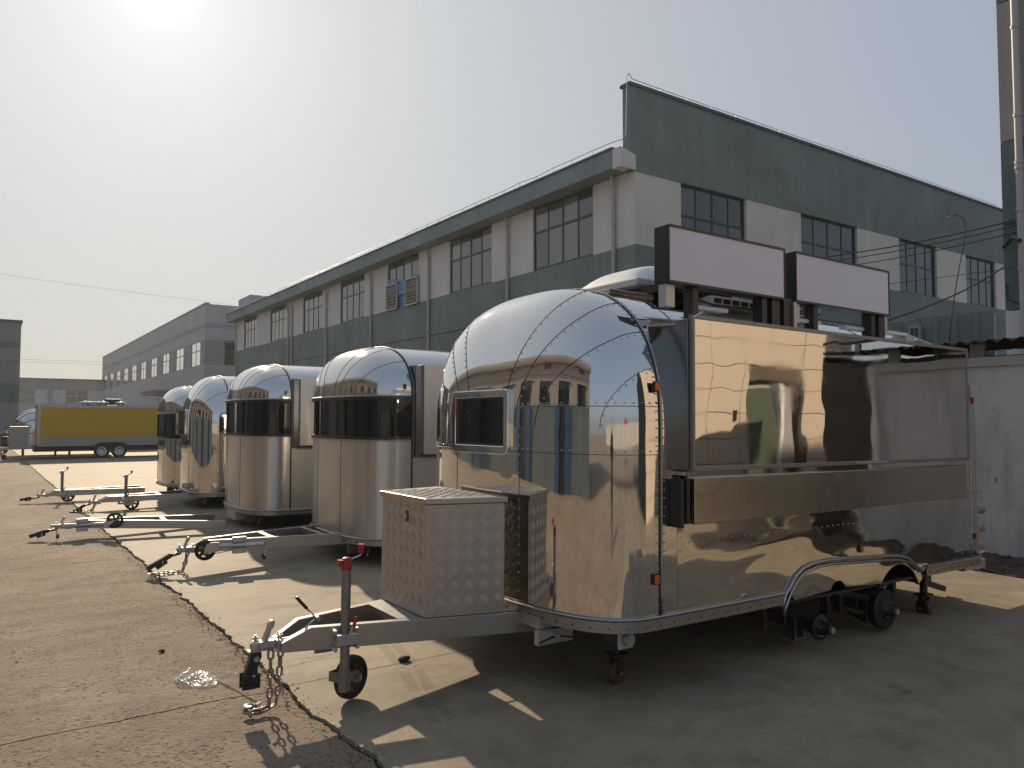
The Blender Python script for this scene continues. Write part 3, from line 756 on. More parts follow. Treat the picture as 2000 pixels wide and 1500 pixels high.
while y < 56:
    MB().box(-10.3, -10, prev, y, 3.002, 5.198).build('wall_pier', M['beige'], ob)
    grid_window(ob, 'x', y, y + 2.6, 3.0, 5.2, -10, 3, (.6,), M['win_frame'], M['pane_dark'], .12, .07, d=1)
    piece('window_hood', M['beige'], -10, -9.86, y - .1, y + 2.7, 5.25, 5.4, ob)
    if k % 2 == 1:
        piece('shutter_door', M['blue2'], -9.98, -9.90, y - .2, y + .9, 0, 2.9, ob); piece('doorway', M['seam'], -9.99, -9.97, y + .9, y + 2.2, 0, 2.9, ob); piece('shutter_door', M['blue2'], -9.98, -9.90, y + 2.2, y + 3.3, 0, 2.9, ob)
    else: piece('upper_window', M['pane_dark'], -10, -9.97, y + .5, y + 2.1, 6.7, 7.4, ob)
    prev = y + 2.6; y += 4.6; k += 1
MB().box(-10.3, -10, prev, 58.2, 3.002, 5.198).build('wall_pier', M['beige'], ob)
fw = thing('yard_back_wall', 'low grey wall far behind the photographer, seen in reflections', 'wall', (0, -45, 0), world=True)
for k in range(16): piece('wall_panel', M['leadwhite'], -60 + k * 8, -52.05 + k * 8, -45.2, -45, 0, 2.4, fw)
rt = thing('red_canopy', 'small red canopy tent far behind the photographer', 'tent', (-2, -24, 0))
MB().add([(-1.8, -1.8, 2.1), (1.8, -1.8, 2.1), (1.8, 1.8, 2.1), (-1.8, 1.8, 2.1), (0, 0, 3.1), (-1.8, -1.8, 1.9), (1.8, -1.8, 1.9), (1.8, 1.8, 1.9), (-1.8, 1.8, 1.9)],
         [(0, 1, 4), (1, 2, 4), (2, 3, 4), (3, 0, 4), (0, 5, 6, 1), (1, 6, 7, 2), (2, 7, 8, 3), (3, 8, 5, 0)]).build('roof', M['red'], rt)
for sx in (-1.75, 1.75):
    for sy in (-1.75, 1.75): MB().cyl((sx, sy, 0), (sx, sy, 2.1), .03).build('leg', M['galv'], rt)

# photographer, standing where the picture was taken from; only the mirrors show them
def skinned(name, verts, edges, mat, parent, root=0, sub=1):
    me = bpy.data.meshes.new(name); me.from_pydata([v[:3] for v in verts], edges, []); me.materials.append(mat)
    o = bpy.data.objects.new(name, me); col.objects.link(o); attach(o, parent)
    sk = o.modifiers.new('skin', 'SKIN'); sk.use_smooth_shade = True
    me.skin_vertices  # layer is made with the modifier
    if not me.skin_vertices: pass
    for i, v in enumerate(verts):
        sv = me.skin_vertices[0].data[i]; sv.radius = (v[3], v[4] if len(v) > 4 else v[3]); sv.use_root = (i == root)
    ss = o.modifiers.new('sub', 'SUBSURF'); ss.levels = sub; ss.render_levels = sub
    return o
ph = thing('person', 'person in dark clothes standing and holding up a phone, seen in the polished front', 'person', (-.36, -.56, 0), (0, 0, -YAW))
bv = [(0, 0, .95, .15, .11), (0, 0, 1.15, .14, .10), (0, 0, 1.38, .17, .11), (0, 0, 1.50, .06, .06), (0, .01, 1.57, .055, .06),
      (-.18, 0, 1.42, .06), (-.26, .06, 1.20, .045), (-.14, .30, 1.42, .035), (-.06, .36, 1.50, .028),
      (.18, 0, 1.42, .06), (.26, .06, 1.20, .045), (.14, .30, 1.42, .035), (.06, .36, 1.50, .028),
      (-.10, 0, .82, .09), (-.12, .02, .48, .065), (-.13, -.02, .10, .045), (-.13, .14, .04, .04, .03),
      (.10, 0, .82, .09), (.12, .02, .48, .065), (.13, -.02, .10, .045), (.13, .14, .04, .04, .03)]
be = [(0, 1), (1, 2), (2, 3), (3, 4), (2, 5), (5, 6), (6, 7), (7, 8), (2, 9), (9, 10), (10, 11), (11, 12), (0, 13), (13, 14), (14, 15), (15, 16), (0, 17), (17, 18), (18, 19), (19, 20)]
skinned('body', bv, be, M['cloth'], ph)
hd = MB().ball((0, .02, 1.68), .095, 16, 10, (.85, 1, 1.2)).build('head', M['skin'], ph, smooth='all')
MB().ball((0, -.005, 1.71), .104, 14, 8, (.88, .98, 1.08)).build('hair', M['black'], hd, smooth='all')

# ------------------------------------------------------------------ riveted trailer bodies
class Shell:
    """x runs back from the front ring (x=0), nose towards -x, near side is -y"""
    def __init__(s, W, A, Lc, zr, zb, zt, n=2.5, m=3.0, A2=.5):
        s.W, s.A, s.L, s.zr, s.zb, s.zt, s.n, s.m, s.A2 = W, A, Lc, zr, zb, zt, n, m, A2
    def sec(s, q):
        a = q * PI / 2; c, d = math.cos(a), math.sin(a); r = 1 / (abs(c) ** s.n + abs(d) ** s.n) ** (1 / s.n)
        return max(r * c, 0.0), s.zb + (s.zt - s.zb) * r * d            # half width factor, z
    def plan(s, q):
        a = q * PI / 2; c, d = math.cos(a), math.sin(a); r = 1 / (abs(c) ** s.m + abs(d) ** s.m) ** (1 / s.m)
        return r * d, r * c                                             # nose factor, width factor
    def pt(s, tq, q, side=-1, off=0.0, end=0):
        h, z = s.sec(max(q, 0)) if q > 0 else (1.0, s.zb)
        a, w = s.plan(tq)
        A = s.A if end == 0 else s.A2
        x = -(A + off) * h * a if end == 0 else s.L + (A + off) * h * a
        y = side * (s.W + off) * h * w
        return Vector((x, y, z + off * (1 - h) * 1.0))
    def low(s, tq, z, side=-1, off=0.0, end=0):
        a, w = s.plan(tq); A = s.A if end == 0 else s.A2
        return Vector((-(A + off) * a if end == 0 else s.L + (A + off) * a, side * (s.W + off) * w, z))
    def tq_for_y(s, y):
        lo, hi = 0, 1
        for _ in range(40):
            mid = (lo + hi) / 2
            if s.plan(mid)[1] * s.W > y: lo = mid
            else: hi = mid
        return (lo + hi) / 2
    def outline(s, z, off, nn=24):
        P = [s.low(i / nn, z, -1, off) for i in range(nn, -1, -1)]           # front centre -> near ring
        P += [s.low(i / nn, z, -1, off, 1) for i in range(0, nn + 1)]
        P += [s.low(i / nn, z, 1, off, 1) for i in range(nn - 1, -1, -1)]
        P += [s.low(i / nn, z, 1, off) for i in range(0, nn)]
        return P

def gore_curve(sh, sk, tk, side, nn, end, off=0.0):
    return [sh.pt(tk * math.sin(t * PI / 2), sk * math.cos(t * PI / 2), side, off, end) for t in [i / nn for i in range(nn + 1)]]

def rivets_on(m, pts, step, r):
    d = 0; prev = pts[0]; nxt = step / 2
    for p in pts[1:]:
        L_ = (p - prev).length
        while d + L_ >= nxt:
            q = prev + (p - prev) * ((nxt - d) / L_); m.ball(q, r, 6, 4); nxt += step
        d += L_; prev = p

def cap(root, sh, mat_dome, mat_low, gores, lower_z, end=0, side_only=None, rv=.0055, seam=.0035, step=.055, lowrows=True, zwall=None):
    """quarter dome panels on both sides; gores = [(s_k, y_k)...] from the belt up"""
    sm = MB(); rm = MB()
    for side in (-1, 1):
        if end == 1 and side == 1: gs = gores[:1]
        else: gs = gores
        K = [(0.0, 0.0)] + [(s_, sh.tq_for_y(y_)) for s_, y_ in gs] + [(1.0, 1.0)]
        for k in range(len(K) - 1):
            (s0, t0), (s1, t1) = K[k], K[k + 1]
            def fn(u, v, s0=s0, t0=t0, s1=s1, t1=t1):
                s_ = s0 + (s1 - s0) * v; t_ = t0 + (t1 - t0) * v
                return sh.pt(t_ * math.sin(u * PI / 2), s_ * math.cos(u * PI / 2), side, 0, end)
            if k == len(K) - 2:
                # outermost: between the last curve and the centre line
                def fn(u, v, s0=s0, t0=t0):
                    a = Vector((t0 * math.sin(u * PI / 2), s0 * math.cos(u * PI / 2)))
                    # travel along the square corner
                    b = Vector((u * 2, 1.0)) if u < .5 else Vector((1.0, 2 - 2 * u))
                    c = a * (1 - v) + b * v
                    return sh.pt(min(c.x, 1), min(c.y, 1), side, 0, end)
            MB().grid(fn, 36, 12 if k < len(K) - 2 else 16).build('dome_panel', mat_dome, root, smooth='all')
            if k > 0:
                c = gore_curve(sh, s0, t0, side, 40, end, .001)
                sm.tube(c, seam * .6, 5); rivets_on(rm, gore_curve(sh, s0 - .012, t0 - .008, side, 60, end, .001), step, rv)
    # lower wall rows
    zs = lower_z
    cuts = [0.0] + [sh.tq_for_y(y) for y in (sh.W * .35,)] + [1.0]
    for side in (-1, 1):
        for r in range(len(zs) - 1):
            for c in range(len(cuts) - 1):
                if zs[r + 1] > sh.zb + 1e-4: continue
                t0, t1 = cuts[c], cuts[c + 1]
                MB().grid(lambda u, v: sh.low(t0 + (t1 - t0) * u, zs[r] + (zs[r + 1] - zs[r]) * v, side, 0, end), 22, 8).build('corner_panel', mat_low, root, smooth='all')
        for r in range(1, len(zs) - 1):
            P = [sh.low(i / 50, zs[r], side, .001, end) for i in range(51)]
            sm.tube(P, seam * .6, 5); rivets_on(rm, [p + Vector((0, 0, .02)) for p in P], step, rv)
        t = cuts[1]
        P = [sh.low(t, zs[0] + (zs[-1] - zs[0]) * i / 10, side, .001, end) for i in range(11)]
        sm.tube(P, seam * .6, 5); rivets_on(rm, P, step, rv)
    sm.build('seam', M['seam'], root, smooth='all', kind='stuff'); rm.build('rivets', M['rivet'], root, smooth='all', kind='stuff')

def ring_trim(root, sh, x, mat, r=.012, z0=None):
    z0 = sh.zr if z0 is None else z0
    P = [Vector((x, -sh.W - .002, z0 + (sh.zb - z0) * i / 8)) for i in range(8)]
    for i in range(0, 61):
        q = i / 30
        h, z = sh.sec(q if q <= 1 else 2 - q); P.append(Vector((x, (-1 if q <= 1 else 1) * (sh.W + .002) * h, z + .002)))
    P += [Vector((x, sh.W + .002, sh.zb - (sh.zb - z0) * i / 8)) for i in range(1, 9)]
    MB().tube(P, r, 8).build('ring_trim', mat, root, smooth='all')
    m = MB(); rivets_on(m, [p + Vector((.028, 0, 0)) for p in P], .05, .0045); rivets_on(m, [p + Vector((-.024, 0, 0)) for p in P], .05, .0045)
    m.build('ring_rivets', M['rivet'], root, smooth='all', kind='stuff')

def roof(root, sh, mat, joints):
    xs = [0] + joints + [sh.L]
    for i in range(len(xs) - 1):
        def fn(u, v):
            q = 2 * v; h, z = sh.sec(q if q <= 1 else 2 - q)
            return (xs[i] + (xs[i + 1] - xs[i]) * u, (-1 if q <= 1 else 1) * sh.W * h, z)
        MB().grid(fn, 6, 56).build('roof_panel', mat, root, smooth='all')
        if i:
            P = [Vector(fn(0, k / 60)) + Vector((0, 0, .001)) for k in range(61)]
            m = MB(); m.tube(P, .0025, 5); m.build('seam', M['seam'], root)
            m = MB(); rivets_on(m, [p + Vector((.02, 0, 0)) for p in P], .05, .0045); m.build('rivets', M['rivet'], root, kind='stuff')

def base_rail(root, sh, mat, zlo, zhi, arch=None):
    """aluminium rail round the foot; arch=(x0,x1): left out on the near side there"""
    P = sh.outline(zhi, .014); n = len(P)
    a = MB(); b = MB()
    runs = [list(range(n)) + [0]]
    if arch:
        k1 = 24; k2 = 25   # near side straight runs from index 24 to 25
        r1 = [P[i] for i in range(0, 25)] + [Vector((arch[0], -sh.W - .014, zhi))]
        r2 = [Vector((arch[1], -sh.W - .014, zhi))] + [P[i] for i in range(25, n)] + [P[0]]
        R_ = [r1, r2]
    else: R_ = [[P[i] for i in runs[0]]]
    for r in R_:
        m = len(r); vs = []
        for i, p in enumerate(r):
            d = (r[min(i + 1, m - 1)] - r[max(i - 1, 0)]); d.z = 0; d.normalize(); o = Vector((d.y, -d.x, 0))
            for (dx, z) in ((-.016, zhi), (0, zhi), (0, zhi - .012), (-.004, zhi - .014), (-.004, zlo + .02), (0, zlo + .018), (0, zlo), (-.016, zlo)):
                vs.append(p + o * dx + Vector((0, 0, z - p.z)))
        fs = [(i * 8 + k, i * 8 + (k + 1) % 8, (i + 1) * 8 + (k + 1) % 8, (i + 1) * 8 + k) for i in range(m - 1) for k in range(8)]
        a.add(vs, fs)
        rivets_on(b, [p + Vector((0, 0, -.032)) for p in r], .11, .005)
        a.tube([p + Vector((0, 0, .012)) for p in r], .009, 6)
    a.build('base_rail', mat, root, smooth=True); b.build('rail_rivets', M['seam'], root, kind='stuff')

def lamp(root, x, y, z, s=1.0, nx=0, ny=-1):
    m = MB(); t = Vector((-ny, nx, 0)); o = Vector((nx, ny, 0))
    c = Vector((x, y, z))
    m.bar(c, c + o * .010, .048 * s, .062 * s); f = m.build('marker_lamp', M['black'], root, bevel=.003)
    MB().bar(c + o * .0105, c + o * .022, .034 * s, .048 * s).build('lens', M['orange'], f, bevel=.004)

def chassis(root, sh, z0, z1):
    MB().prism([(p.x, p.y) for p in sh.outline(0, -.03, 12)], 'z', z1 - .02, z1).build('floor_pan', M['black'], root)
    m = MB()
    for y in (-.55, .55): m.box(-.3, sh.L + .3, y - .03, y + .03, z0, z1 - .021)
    for k in range(int(sh.L / .6) + 1): m.box(.05 + k * .6, .1 + k * .6, -sh.W + .1, sh.W - .1, z0 + .03, z1 - .022)
    m.build('chassis_frame', M['dark_frame'], root)

def caster(root, x, y, ztop, r=.07, ang=0.0, mat='rust_wheel'):
    c, s = math.cos(ang), math.sin(ang)
    m = MB()
    m.box(x - .05, x + .05, y - .04, y + .04, ztop - .16, ztop); m.box(x - .06, x + .06, y - .05, y + .05, 2 * r + .03, 2 * r + .045)
    t = Vector((-s, c, 0))
    for q in (-1, 1): m.bar(Vector((x, y, r)) + t * q * .032, Vector((x, y, 2 * r + .035)) + t * q * .032, .006, .05, up=(c, s, 0))
    if ztop - .16 > 2 * r + .045: m.cyl((x, y, 2 * r + .04), (x, y, ztop - .1), .03)
    o = m.build('caster_post', M['black'], root)
    a = Vector((x, y, r)) - t * .024
    MB().lathe(a, t, [(0, .012), (0, r * .55), (.003, r * .6), (.001, r * .85), (.006, r * .97), (.012, r), (.036, r), (.042, r * .97), (.047, r * .85), (.045, r * .6), (.048, r * .55), (.048, .012)], 28).build('caster_wheel', M[mat], o, smooth=True)
    MB().cyl(a - t * .02, a + t * .07, .009, n=8).build('axle_bolt', M['galv'], o, smooth=True)

def link_mesh(L_=.042, w=.026, r=.0045, mat=None):
    P = []; rr = w / 2 - r; st = L_ / 2 - w / 2
    for k in range(9): a = PI * k / 8; P.append((st + rr * math.sin(a), rr * math.cos(a), 0))
    for k in range(9): a = PI + PI * k / 8; P.append((-st + rr * math.sin(a), rr * math.cos(a), 0))
    return MB().tube(P, r, 6, closed=True).mesh('link', M['chain'], 'all')
LINK = link_mesh()
def chain(root, pts, name='safety_chain', s=1.0, hook=True):
    pts = [Vector(p) for p in pts]; pitch = .033 * s
    c = bpy.data.objects.new(name, MB().cyl(pts[0] + Vector((0, 0, .012)), pts[0] - Vector((0, 0, .004)), .010, n=8).mesh(name, M['chain'])); col.objects.link(c); attach(c, root)
    d = 0; i = 0; seg = 0; k = 0
    tot = [0]
    for j in range(1, len(pts)): tot.append(tot[-1] + (pts[j] - pts[j - 1]).length)
    def at(q):
        q = min(max(q, 0), tot[-1] - 1e-6)
        for j in range(1, len(tot)):
            if q <= tot[j]: return pts[j - 1] + (pts[j] - pts[j - 1]) * ((q - tot[j - 1]) / max(tot[j] - tot[j - 1], 1e-9))
    q = pitch / 2
    while q < tot[-1]:
        a, b = at(q - pitch / 2), at(q + pitch / 2 - 1e-4); dr = (b - a)
        if dr.length < 1e-6: break
        dr.normalize(); up = Vector((0, 1, 0)) if abs(dr.z) > .5 else Vector((0, 0, 1))
        z = (up - dr * up.dot(dr)).normalized(); y = z.cross(dr)
        if k % 2: y, z = z, -y
        rot = Matrix((dr, y, z)).transposed().to_4x4() @ Matrix.Rotation(random.uniform(-.25, .25), 4, 'X')
        o = bpy.data.objects.new('link', LINK); col.objects.link(o); o.parent = c
        o.matrix_local = Matrix.Translation((a + b) / 2) @ rot @ Matrix.Scale(s, 4)
        q += pitch; k += 1
    if hook:
        p = pts[-1]; m = MB(); P = []
        for j in range(15): a = j / 14 * PI * 1.6; P.append(p + Vector((-.03 + .022 * math.cos(a) - .012 * j / 14, .02 * math.sin(a), .012)))
        m.tube(P, .0065, 7); m.cyl(p + Vector((-.005, -.01, .012)), p + Vector((.02, .012, .012)), .008, n=8)
        m.build('hook', M['galv'], c, smooth=True)

def drawbar(root, o, length, half0, slope, ztop, hb=.13, jockey='up', cross=(.8,), jx=.36, jside=-1, hitch='down', chains=True, cable=True, red=False, dz=0.0, zrise=0.0):
    """aluminium A-frame. o=(x,y) of the nose in the parent's frame; beams open towards +x"""
    ox, oy = o
    def Y(x, sd): return oy + sd * (half0 + slope * x)
    def Z(x): return ztop + zrise * x
    w = .05
    for sd in (-1, 1):
        def P(x, i): return (ox + x, Y(x, sd) - sd * (0 if i else w))
        m = MB(); vs = []
        kx = .15
        prof = [(0, -.075, -hb), (kx, 0.0, -hb), (length, 0.0, -hb)]
        for x, zt_, zb_ in prof:
            for i in (0, 1):
                a = P(x, i); vs += [(a[0], a[1], Z(x) + zt_), (a[0], a[1], Z(x) + zb_)]
        # bottom of the nose lies level with the beam's bottom
        fs = []
        for k in range(2):
            b = k * 4; c = b + 4
            fs += [(b, b + 2, c + 2, c), (b + 1, c + 1, c + 3, b + 3), (b, c, c + 1, b + 1), (b + 2, b + 3, c + 3, c + 2)]
        fs += [(0, 1, 3, 2), (8, 10, 11, 9)]
        m.add(vs, fs); m.build('beam', M['alu'], root, bevel=.003)
    for cx in cross:
        y0, y1 = Y(cx, -1) + w, Y(cx, 1) - w
        MB().box(ox + cx, ox + cx + .06, y0 - .01, y1 + .01, Z(cx) - .055, Z(cx) - .002).build('cross_member', M['alu'], root, bevel=.002)
    # coupler
    z = ztop - .085
    m = MB()
    m.box(ox - .012, ox + .010, oy - .055, oy + .055, z - .035, z + .02)
    m.cyl((ox - .10, oy, z - .002), (ox + .08, oy, z - .002), .021, n=16)
    m.box(ox - .11, ox - .02, oy - .026, oy + .026, z - .022, z + .018)
    m.lathe((ox - .115, oy, z - .025), (0, 0, 1), [(0, .0), (0, .028), (.015, .032), (.036, .030), (.048, .018), (.052, 0)], 20)
    m.box(ox - .155, ox - .02, oy - .026, oy + .026, z - .032, z - .025)
    m.cyl((ox - .118, oy, z + .02), (ox - .118, oy, z + .055), .008, n=8); m.cyl((ox - .118, oy, z + .033), (ox - .118, oy, z + .044), .014, n=6)
    for q, w_ in ((.0, -.03), (.022, -.005), (.015, .03)):
        m.cyl((ox + q, oy + w_, z + .01), (ox + q, oy + w_, z + .05), .005, n=8); m.cyl((ox + q, oy + w_, z + .032), (ox + q, oy + w_, z + .040), .010, n=6)
    cp = m.build('coupler', M['galv'], root, smooth=True)
    MB().prism([(ox - .085, z + .012), (ox - .05, z + .012), (ox - .035, z + .07), (ox - .022, z + .085), (ox - .014, z + .112), (ox - .024, z + .126), (ox - .040, z + .124), (ox - .052, z + .11), (ox - .056, z + .085)], 'y', oy - .016, oy + .016).build('coupler_handle', M['galv'], cp, bevel=.005)
    if hitch == 'down':
        h = MB()
        h.prism([(ox - .145, z - .035), (ox - .088, z - .035), (ox - .085, z - .06), (ox - .095, z - .09), (ox - .105, z - .115), (ox - .115, z - .20), (ox - .185, z - .195), (ox - .165, z - .115), (ox - .155, z - .09)], 'y', oy - .022, oy + .022)
        h.box(ox - .190, ox - .092, oy - .030, oy - .024, z - .225, z - .145); h.box(ox - .190, ox - .092, oy + .024, oy + .030, z - .225, z - .145)
        h.bar((ox - .145, oy, z - .17), (ox - .145, oy, z - .222), .046, .085)
        hh = h.build('hitch_adapter', M['black'], root, bevel=.003)
        MB().cyl((ox - .118, oy - .04, z - .068), (ox - .118, oy - .02, z - .068), .016, n=6).cyl((ox - .118, oy - .05, z - .068), (ox - .118, oy - .02, z - .068), .010, n=10).build('bolt', M['galv'], hh)
        MB().cyl((ox - .13, oy - .036, z - .155), (ox - .13, oy - .02, z - .155), .009, n=6).build('bolt', M['galv'], hh)
        MB().bar((ox - .085, oy - .03, z - .13), (ox - .065, oy - .035, z - .15), .012, .016).build('pin', M['chain'], hh)
    elif hitch == 'out':
        h = MB(); zz = z - .025; k_ = .62
        A_ = [Vector((ox - .10, oy, zz - .012)), Vector((ox - .17, oy, zz - .03)), Vector((ox - .20, oy, zz + .0)), Vector((ox - .26, oy, zz - .045 + dz * .4)), Vector((ox - .42, oy, zz - .11 + dz))]
        h.bar(A_[0], A_[1], .045, .02); h.bar(A_[1], A_[2] + Vector((-.02, 0, -.02)), .045, .028); h.bar(A_[2] + Vector((0, 0, -.028)), A_[3], .048, .045); h.bar(A_[3] + Vector((.02, 0, .006)), A_[4], .052, .046)
        h.bar(A_[3] + Vector((.02, 0, -.02)), A_[4] + Vector((.08, 0, -.0)), .04, .055)
        hh = h.build('hitch_adapter', M['black'], root, bevel=.003)
        MB().cyl(A_[3] + Vector((-.02, -.04, -.02)), A_[3] + Vector((-.02, .04, -.02)), .008, n=8).cyl(A_[3] + Vector((-.02, -.035, -.06)), A_[3] + Vector((-.02, -.035, -.02)), .006, n=6).build('pin', M['galv'], hh, smooth=True)
        MB().ball((ox - .12, oy, z - .035), .024, 12, 8).build('ball', M['galv'], hh, smooth='all')
    # hand brake
    b = MB(); bx = ox + .265; oy = oy + .04
    b.bar((bx, oy + .05, ztop - .02), (bx - .066, oy + .055, ztop + .055), .010, .020, up=(0, 1, 0)); b.cyl((bx, oy + .035, ztop - .01), (bx, oy + .075, ztop - .01), .014, n=8)
    if red:
        hbk = b.build('brake_lever', M['galv'], root)
        MB().bar((bx - .062, oy + .055, ztop + .05), (bx - .128, oy + .058, ztop + .125), .018, .026, up=(0, 1, 0)).build('grip', M['black'], hbk, bevel=.006)
        MB().cyl((bx - .01, oy + .05, ztop - .01), (bx - .13, oy - .03, ztop - .05), .004, n=6).build('rod', M['galv'], hbk)
    oy -= .04
    # jockey wheel
    jy = Y(jx, jside) + jside * .035; X = ox + jx
    def wheel(cx, cy, cz, rr, axis, parent, mt='rubber', hub='dark_frame', ws=1.0, solid=False):
        a = Vector(axis).normalized() * ws
        c0 = Vector((cx, cy, cz)) - a * .026
        wv = MB().lathe(c0, a, [(h_ * ws, r_) for h_, r_ in [(0, rr * .72), (.002, rr * .9), (.008, rr * .97), (.014, rr), (.018, rr * .985), (.020, rr), (.026, rr * 1.005), (.031, rr), (.033, rr * .985), (.037, rr), (.044, rr * .97), (.050, rr * .9), (.052, rr * .72), (.048, rr * .70), (.004, rr * .70), (0, rr * .72)]], 36).build('wheel', M[mt], parent, smooth=True)
        h = MB(); x = a.orthogonal().normalized(); y = a.cross(x).normalized(); cc = Vector((cx, cy, cz))
        h.cyl(c0 + a * .002, c0 + a * .050, rr * .22, n=14)
        if solid:
            h.cyl(cc - a * .020, cc + a * .020, rr * .74, n=28)
            for k in range(6): t = 2 * PI * k / 6; h.cyl(cc - a * .023 + (x * math.cos(t) + y * math.sin(t)) * rr * .5, cc - a * .019 + (x * math.cos(t) + y * math.sin(t)) * rr * .5, rr * .09, n=8)
        else:
          for k in range(6):
            t = 2 * PI * k / 6; d = x * math.cos(t) + y * math.sin(t); h.bar(cc + d * rr * .15, cc + d * rr * .74, rr * .26, .030, up=a)
        h.build('hub', M[hub], wv, smooth=True)
        return wv
    if jockey == 'up':
        zz = Z(jx)
        m = MB(); top = zz + .325
        m.cyl((X, jy, .175), (X, jy, top), .0265, n=18)
        m.cyl((X, jy, .10), (X, jy, .18), .022, n=16)
        jk = m.build('jockey_post', M['dark_galv'], root, smooth=True)
        cl = MB(); cl.box(X - .055, X + .065, jy - .036, jy + .012, zz - .095, zz - .035)
        for q in (-.075, .085):
            for r_ in (-.115, -.02): cl.cyl((X + q * .8, jy + .02, zz + r_), (X + q * .8, jy - .022, zz + r_), .012, n=10)
        cl.build('clamp', M['galv'], jk, bevel=.004)
        MB().cyl((X - .01, jy - .045, zz - .07), (X + .03, jy - .05, zz + .02), .006, n=8).build('clamp_lever', M['galv'], jk)
        MB().bar((X + .027, jy - .05, zz + .005), (X + .045, jy - .052, zz + .06), .018, .016).build('clamp_grip', M['red' if red else 'black'], jk, bevel=.004)
        hm = 'red' if red else 'black'
        MB().cyl((X, jy, top - .01), (X, jy, top + .045), .031, .028, n=18).ball((X, jy, top + .045), .03, 12, 6, (1, 1, .45)).box(X - .05, X + .0, jy - .02, jy + .02, top + .01, top + .045).build('gear_cap', M[hm if red else 'galv'], jk, smooth=True)
        cr = MB().tube([(X + .0, jy, top + .035), (X + .02, jy, top + .042), (X + .075, jy - .01, top + .062), (X + .083, jy - .01, top + .075)], .0055, 8).build('crank', M['galv'], jk, smooth=True)
        MB().cyl((X + .083, jy - .01, top + .072), (X + .083, jy - .01, top + .105), .012, .016, n=12).cyl((X + .083, jy - .01, top + .105), (X + .083, jy - .01, top + .125), .021, .019, n=12).build('knob', M[hm], jk, smooth=True)
        rr = .12
        if red:
            ax_ = Vector((-.48, .88, 0)); dv = Vector((.88, .48, 0)); P0 = Vector((X, jy, 0)) + dv * .03 + ax_ * .055
            wc = tuple(P0 + dv * .095 + Vector((0, 0, rr)))
            fk = MB()
            for q in (-.052, .052):
                c_ = P0 + ax_ * q
                for u0, u1, z_, h_ in ((-.03, .10, .150, .055), (.06, .125, .128, .045)): fk.bar(c_ + dv * u0 + Vector((0, 0, z_)), c_ + dv * u1 + Vector((0, 0, z_ - .008)), .006, h_)
            fk.bar(P0 - dv * .03 - ax_ * .055 + Vector((0, 0, .15)), P0 - dv * .03 + ax_ * .055 + Vector((0, 0, .15)), .006, .055)
            fk.cyl((X, jy, .085), (X, jy, .20), .032, n=14)
            fk.build('fork', M['dark_galv'], jk, bevel=.003)
            wheel(*wc, rr, ax_, jk, ws=1.45, solid=True)
            w_ = Vector(wc); MB().cyl(w_ - ax_ * .07, w_ + ax_ * .07, .010, n=8).build('axle', M['galv'], jk)
        else:
            fk = MB(); wc = (X + .11, jy + .075, rr)
            fk.prism([(X - .035, .10), (X - .035, .20), (X + .02, .20), (X + .06, .175), (X + .12, .165), (X + .14, .12), (X + .115, .085), (X + .0, .09)], 'y', jy + .028, jy + .036)
            fk.box(X - .036, X + .02, jy - .02, jy + .028, .10, .22)
            fk.build('fork', M['galv'], jk, bevel=.003)
            wheel(*wc, rr, (0, 1, 0), jk)
            MB().cyl((wc[0], jy + .02, wc[2]), (wc[0], jy + .12, wc[2]), .009, n=8).build('axle', M['galv'], jk)
    else:
        # folded along the beam
        sgn = 1 if jockey == 'front' else -1     # front: wheel towards the nose
        m = MB(); zc = Z(jx) - .06
        x0, x1 = (X - .02, X + .45) if sgn > 0 else (X - .30, X + .26)
        y0, y1 = Y(x0 - ox, jside) + jside * .045, Y(x1 - ox, jside) + jside * .045
        m.cyl((x0, y0, zc), (x1, y1, zc), .0265, n=16); m.cyl((x0 - .08, y0 + .02, zc), (x0, y0, zc), .022, n=12)
        jk = m.build('jockey_post', M['galv'], root, smooth=True)
        xm = (x0 + x1) / 2; ym = (y0 + y1) / 2
        cl = MB(); cl.box(xm - .07, xm + .07, ym - .015, ym + .04, zc + .03, zc + .085); cl.box(xm - .07, xm + .07, ym - .015, ym + .04, zc - .085, zc - .03)
        for q in (-.045, .045):
            for r_ in (-.06, .06): cl.cyl((xm + q, ym - .03, zc + r_), (xm + q, ym, zc + r_), .010, n=8)
        cl.build('clamp', M['galv'], jk, bevel=.004)
        cx = x0 - .10 if sgn > 0 else x1 + .10
        xe = x1 if sgn > 0 else x0
        wy = Y(cx - ox, jside) + jside * .07
        ccz = zc - .03 if sgn > 0 else zc + .05
        wheel(cx, wy, ccz, .105, (0, 1, 0), jk)
        MB().prism([(cx - .02, ccz - .03), (cx + sgn * .13, zc - .05), (cx + sgn * .13, zc + .045), (cx + sgn * .03, zc + .05), (cx - .02, ccz + .03)], 'y', wy - .045, wy - .035).cyl((cx, wy - .05, ccz), (cx, wy + .03, ccz), .010, n=8).build('fork', M['galv'], jk)
        ye = y1 if sgn > 0 else y0
        cr = MB().tube([(xe, ye, zc), (xe + sgn * .03, ye, zc), (xe + sgn * .0, ye - .02, zc - .13)], .007, 8).build('crank', M['galv'], jk, smooth=True)
        MB().cyl((xe, ye - .03, zc - .15), (xe, ye + .02, zc - .12), .02, n=12).build('knob', M['black'], jk, smooth=True)
